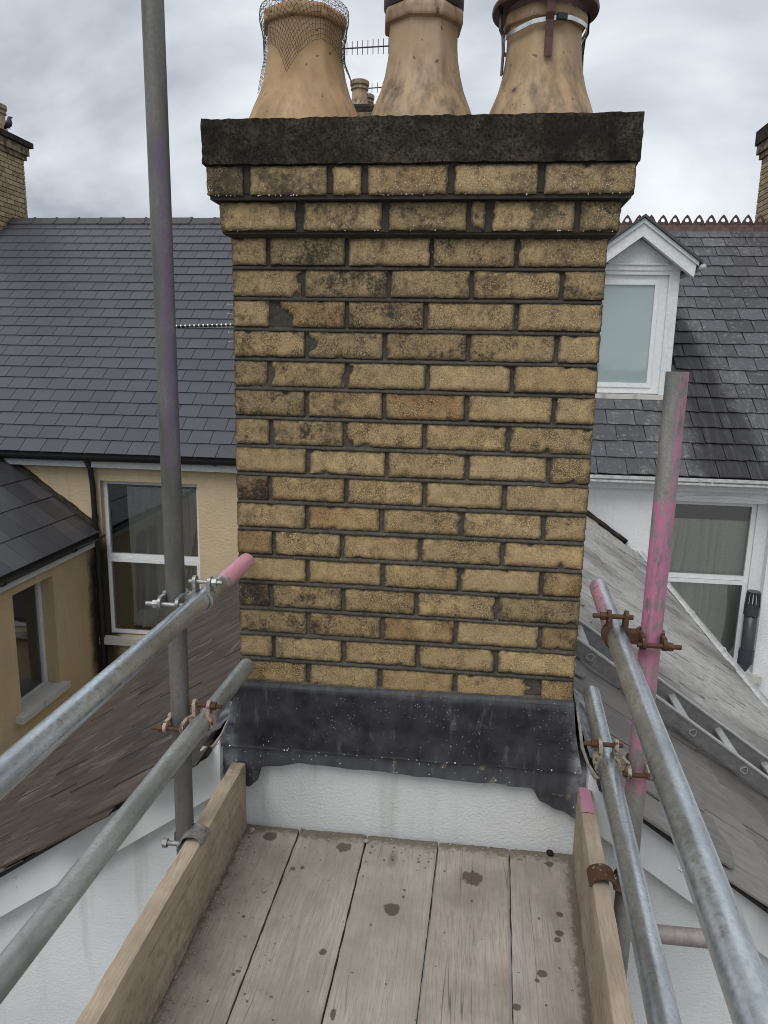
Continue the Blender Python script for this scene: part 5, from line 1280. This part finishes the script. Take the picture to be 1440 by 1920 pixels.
# board clips hooked on the uprights
def clip(cx, cy, zt, std, s, mat_, label):
    t = thing('board_clip', (cx, cy, zt), label, 'board clip', 'toe board clips')
    b = MB(); L = .055; n = 16; r = .027; cx0 = cx + s * .004
    def fn(u, v, off):
        a = pi * (1.02 - 1.02 * u); wv = (v - .5) * L * (1 - .25 * max(0, (.0)))
        return (cx0 - s * -1 * 0 + (r + off) * cos(a) * -s * -1, cy + wv, zt - .012 + (r + off) * sin(a) * .78 + .001 * nz(u * 6, v * 4, s))
    b.grid(lambda u, v: fn(u, v, 0), n, 6); b.grid(lambda u, v: fn(u, 1 - v, .005), n, 6)
    for v_ in (0, 1): b.grid(lambda u, v: fn(u, v_, .005 * (v if v_ else 1 - v)), n, 1)
    b.build('clip_plate', mat_, t, angle=45)
    # tail running out to the upright
    xo = cx0 + s * r; xs = std[0] + s * .004
    b = MB(); b.grid(lambda u, v: (xo + (xs - xo) * u, cy - .012 - .012 * u + (v - .5) * (.05 - .026 * u), zt - .010 - .012 * u + .002 * nz(u * 4, v * 5)), 8, 4); b.grid(lambda u, v: (xo + (xs - xo) * u, cy - .012 - .012 * u + (.5 - v) * (.05 - .026 * u), zt - .015 - .012 * u), 8, 4)
    b.build('clip_tail', mat_, t, angle=45)
    b = MB(); yb = std[1] - R_T - .010; b.tube([(std[0] - s * .030, yb, zt - .022), (std[0] + s * .044, yb, zt - .024)], .0065, 10); hexnut(b, (std[0] + s * .040, yb, zt - .024), (1, 0, 0), .012, .012)
    b.build('clip_bolt', mat_ if s < 0 else MAT_FIT_R2, t, angle=40)
    b = MB(); b.band((std[0], std[1], zt - .022), (0, 0, 1), (0, 1, 0), R_T + .001, -pi * .62, pi * .62, .026, .004, 18); b.build('clip_hook', mat_ if s < 0 else MAT_FIT_R2, t, angle=40)
clip(-.4935, -.405, -.240, SL, -1, mat_simple('grey_zinc_clip', (.26, .255, .25), .55, .45, 70, .4, .5), 'grey zinc clip over the left toe board')
clip(.5265, -.43, -.228, (SR[0] - .006, SR[1]), 1, mat_rust('rust_clip', .72, (.33, .28, .21)), 'rusty clip over the right toe board')

# grit on the boards: uncountable
b = MB(); rd = random.Random(9)
for _ in range(420):
    if rd.random() < .6: x, y = -.472 + abs(rd.gauss(0, .028)), rd.uniform(-.95, -.02)
    elif rd.random() < .6: x, y = rd.uniform(-.47, .5), -.015 - abs(rd.gauss(0, .02))
    else: x, y = rd.uniform(-.46, -.2), rd.uniform(-.9, -.05)
    r = rd.choice((.0010, .0013, .0016, .002, .0028)) * (1.8 if rd.random() < .04 else 1); b.ico((x, y, ZF + .0035 * (1 if x < -.46 else .4) + r * .5), r, 1, .75, .3)
tag(b.build('mortar_grit', MAT_CRUMB, None, origin=(-.4, -.4, ZF)), 'fine mortar grit scattered along the board edges', 'grit', kind='stuff')
for i, (x, y, r, lb) in enumerate(((-.094, -.052, .0075, 'small pale pebble on the second board near the white wall'), (-.345, -.305, .006, 'pale stone chip lying on the leftmost floor board'), (-.455, -.055, .010, 'lump of old mortar in the corner by the left toe board'), (.462, -.03, .011, 'dark mortar lump at the wall end of the rightmost board'))):
    b = MB().ico((x, y, ZF + r * .8), r, 2, .75, .14); tag(b.build('mortar_lump', MAT_CRUMB if i < 3 else MAT_CAP, None, origin=(x, y, ZF), smooth=False), lb, 'mortar lump', 'loose lumps on the boards')

# ------------------------------------------------------------------ ladder on the right-hand slates
ld = thing('ladder', (1.2, 1.03, zg(1.2)), 'grey aluminium ladder lying on the right slate slope', 'ladder')
sl = Vector((1, 0, -SP)).normalized(); nn = Vector((SP, 0, 1)).normalized()
def lp(x, y, h_): return Vector((x, y, zg(x))) + nn * h_
for y in (.873, 1.205):
    a, c = lp(.42, y, .062), lp(3.3, y, .062); s_ = MB().obox((a + c) / 2, sl, (0, 1, 0), nn, (c - a).length / 2, .0125, .027)
    for h_ in (-.027,): s_.obox((a + c) / 2 + nn * h_ + Vector((0, .006 if y < 1 else -.006, 0)), sl, (0, 1, 0), nn, (c - a).length / 2 - .002, .017, .0035)
    so_ = s_.build('stile', MAT_ALU, ld)
    MB().obox((a + c) / 2 + nn * .030, sl, (0, 1, 0), nn, (c - a).length / 2 - .002, .016, .003).build('stile_flange', MAT_RUNG, so_)
for k in range(-1, 12):
    x = .655 + .2165 * k; c0, c1 = lp(x, .856, .062), lp(x, 1.225, .062)
    b = MB(); tri = [c0 + sl * .020 * cos(a) + nn * .020 * sin(a) for a in (pi / 2 + .3 * q + (q // 2) * (2 * pi / 3 - .6) - .15 for q in range(6))]
    ang = [pi / 2 + j * 2 * pi / 3 + d for j in range(3) for d in (-.35, 0, .35)]
    P0 = [c0 + (sl * cos(a) + nn * sin(a)) * .017 for a in ang]; P1 = [p + (c1 - c0) for p in P0]; I0 = [c0 + (p - c0) * .80 for p in P0]; I1 = [p + Vector((0, .08, 0)) for p in I0]
    m_ = len(ang); b.add(P0 + P1 + I0 + I1, [(i, (i + 1) % m_, m_ + (i + 1) % m_, m_ + i) for i in range(m_)] + [(i, (i + 1) % m_, 2 * m_ + (i + 1) % m_, 2 * m_ + i) for i in range(m_)] + [(2 * m_ + i, 2 * m_ + (i + 1) % m_, 3 * m_ + (i + 1) % m_, 3 * m_ + i) for i in range(m_)] + [tuple(3 * m_ + i for i in range(m_))])
    ro = b.build('rung', MAT_RUNG, ld, angle=40)
    MB().prism([I0[i] + Vector((0, .010, 0)) for i in range(m_)], (0, .004, 0)).build('rung_shade_plug', MAT_SOOT_SHADE, ro)  # near-black plug painting the shade inside the open rung end
# crumpled black sheet tucked beside the ladder head
b = MB()
def cr(u, v):
    x = .60 + .34 * u; y = 1.27 + .16 * v + .03 * nz(u * 4, 2); return (x, y, zg(x) + .03 + .045 * abs(nz(u * 7, v * 5, 1)) + .03 * sin(v * pi) + .012 * nz(u * 22, v * 18))
b.grid(cr, 40, 18); b.grid(lambda u, v: (Vector(cr(u, 1 - v)) - Vector((0, 0, .004))), 40, 18)
tag(b.build('crumpled_sheet', MAT_FELT, None, origin=(.75, 1.33, zg(.75)), smooth=True), 'crumpled black plastic sheet on slates beside the ladder head', 'plastic sheet')

# ------------------------------------------------------------------ aerials
def yagi(label, pole, pole_z, boom0, boom1, n, el, mat_, vertical=True, r=.008, refl=None, stripes=False):
    t = thing('tv_aerial', (pole[0], pole[1], pole_z[0]), label, 'aerial', 'television aerials')
    MB().tube([(*pole, pole_z[0]), (*pole, pole_z[1])], r * 1.9, 10).build('mast', mat_, t)
    B0, B1 = Vector(boom0), Vector(boom1); MB().tube([B0, B1], r, 8).build('boom', mat_, t)
    for i in range(n):
        c = B0.lerp(B1, (i + .4) / n); d = Vector((0, 0, 1)) if vertical else Vector((0, 1, 0)); h_ = el * (1 - .25 * i / n)
        MB().tube([c - d * h_, c + d * h_], r * .55, 6).build('element', mat_, t)
        if stripes: MB().tube([c + (B1 - B0).normalized() * .006, c + (B1 - B0).normalized() * .016], r * 1.5, 8).build('element_clip', MAT_BLACK, t)
    if refl:
        c = B0 - (B1 - B0).normalized() * .0
        for z in (-.06, -.03, .03, .06): MB().tube([c + Vector((0, -.10, z)), c + Vector((0, .10, z))], r * .5, 6).build('reflector_rod', mat_, t)
    return t
MAT_AER = mat_simple('dark_aerial', (.045, .045, .05), .5, .2, 20, .3); MAT_AER2 = mat_simple('bright_aerial', (.62, .63, .63), .35, .1, 20, .4)
yagi('dark aerial seen between two pots, upper of the two', (-1.50, 12.3), (4.9, 6.5), (-1.45, 12.3, 6.40), (-2.55, 12.2, 6.33), 12, .13, MAT_AER, r=.013)
yagi('small dark aerial behind the far pots, lower of the two', (-1.42, 12.9), (4.9, 6.0), (-1.40, 12.9, 5.95), (-2.1, 12.8, 5.88), 7, .10, MAT_AER, r=.011)
yagi('bright striped aerial poking out left from behind the near chimney', (-.56, .50), (.0, 1.3), (-.645, .50, 1.087), (-.872, .50, 1.078), 14, .006, MAT_AER2, r=.0042, refl=True, stripes=True)
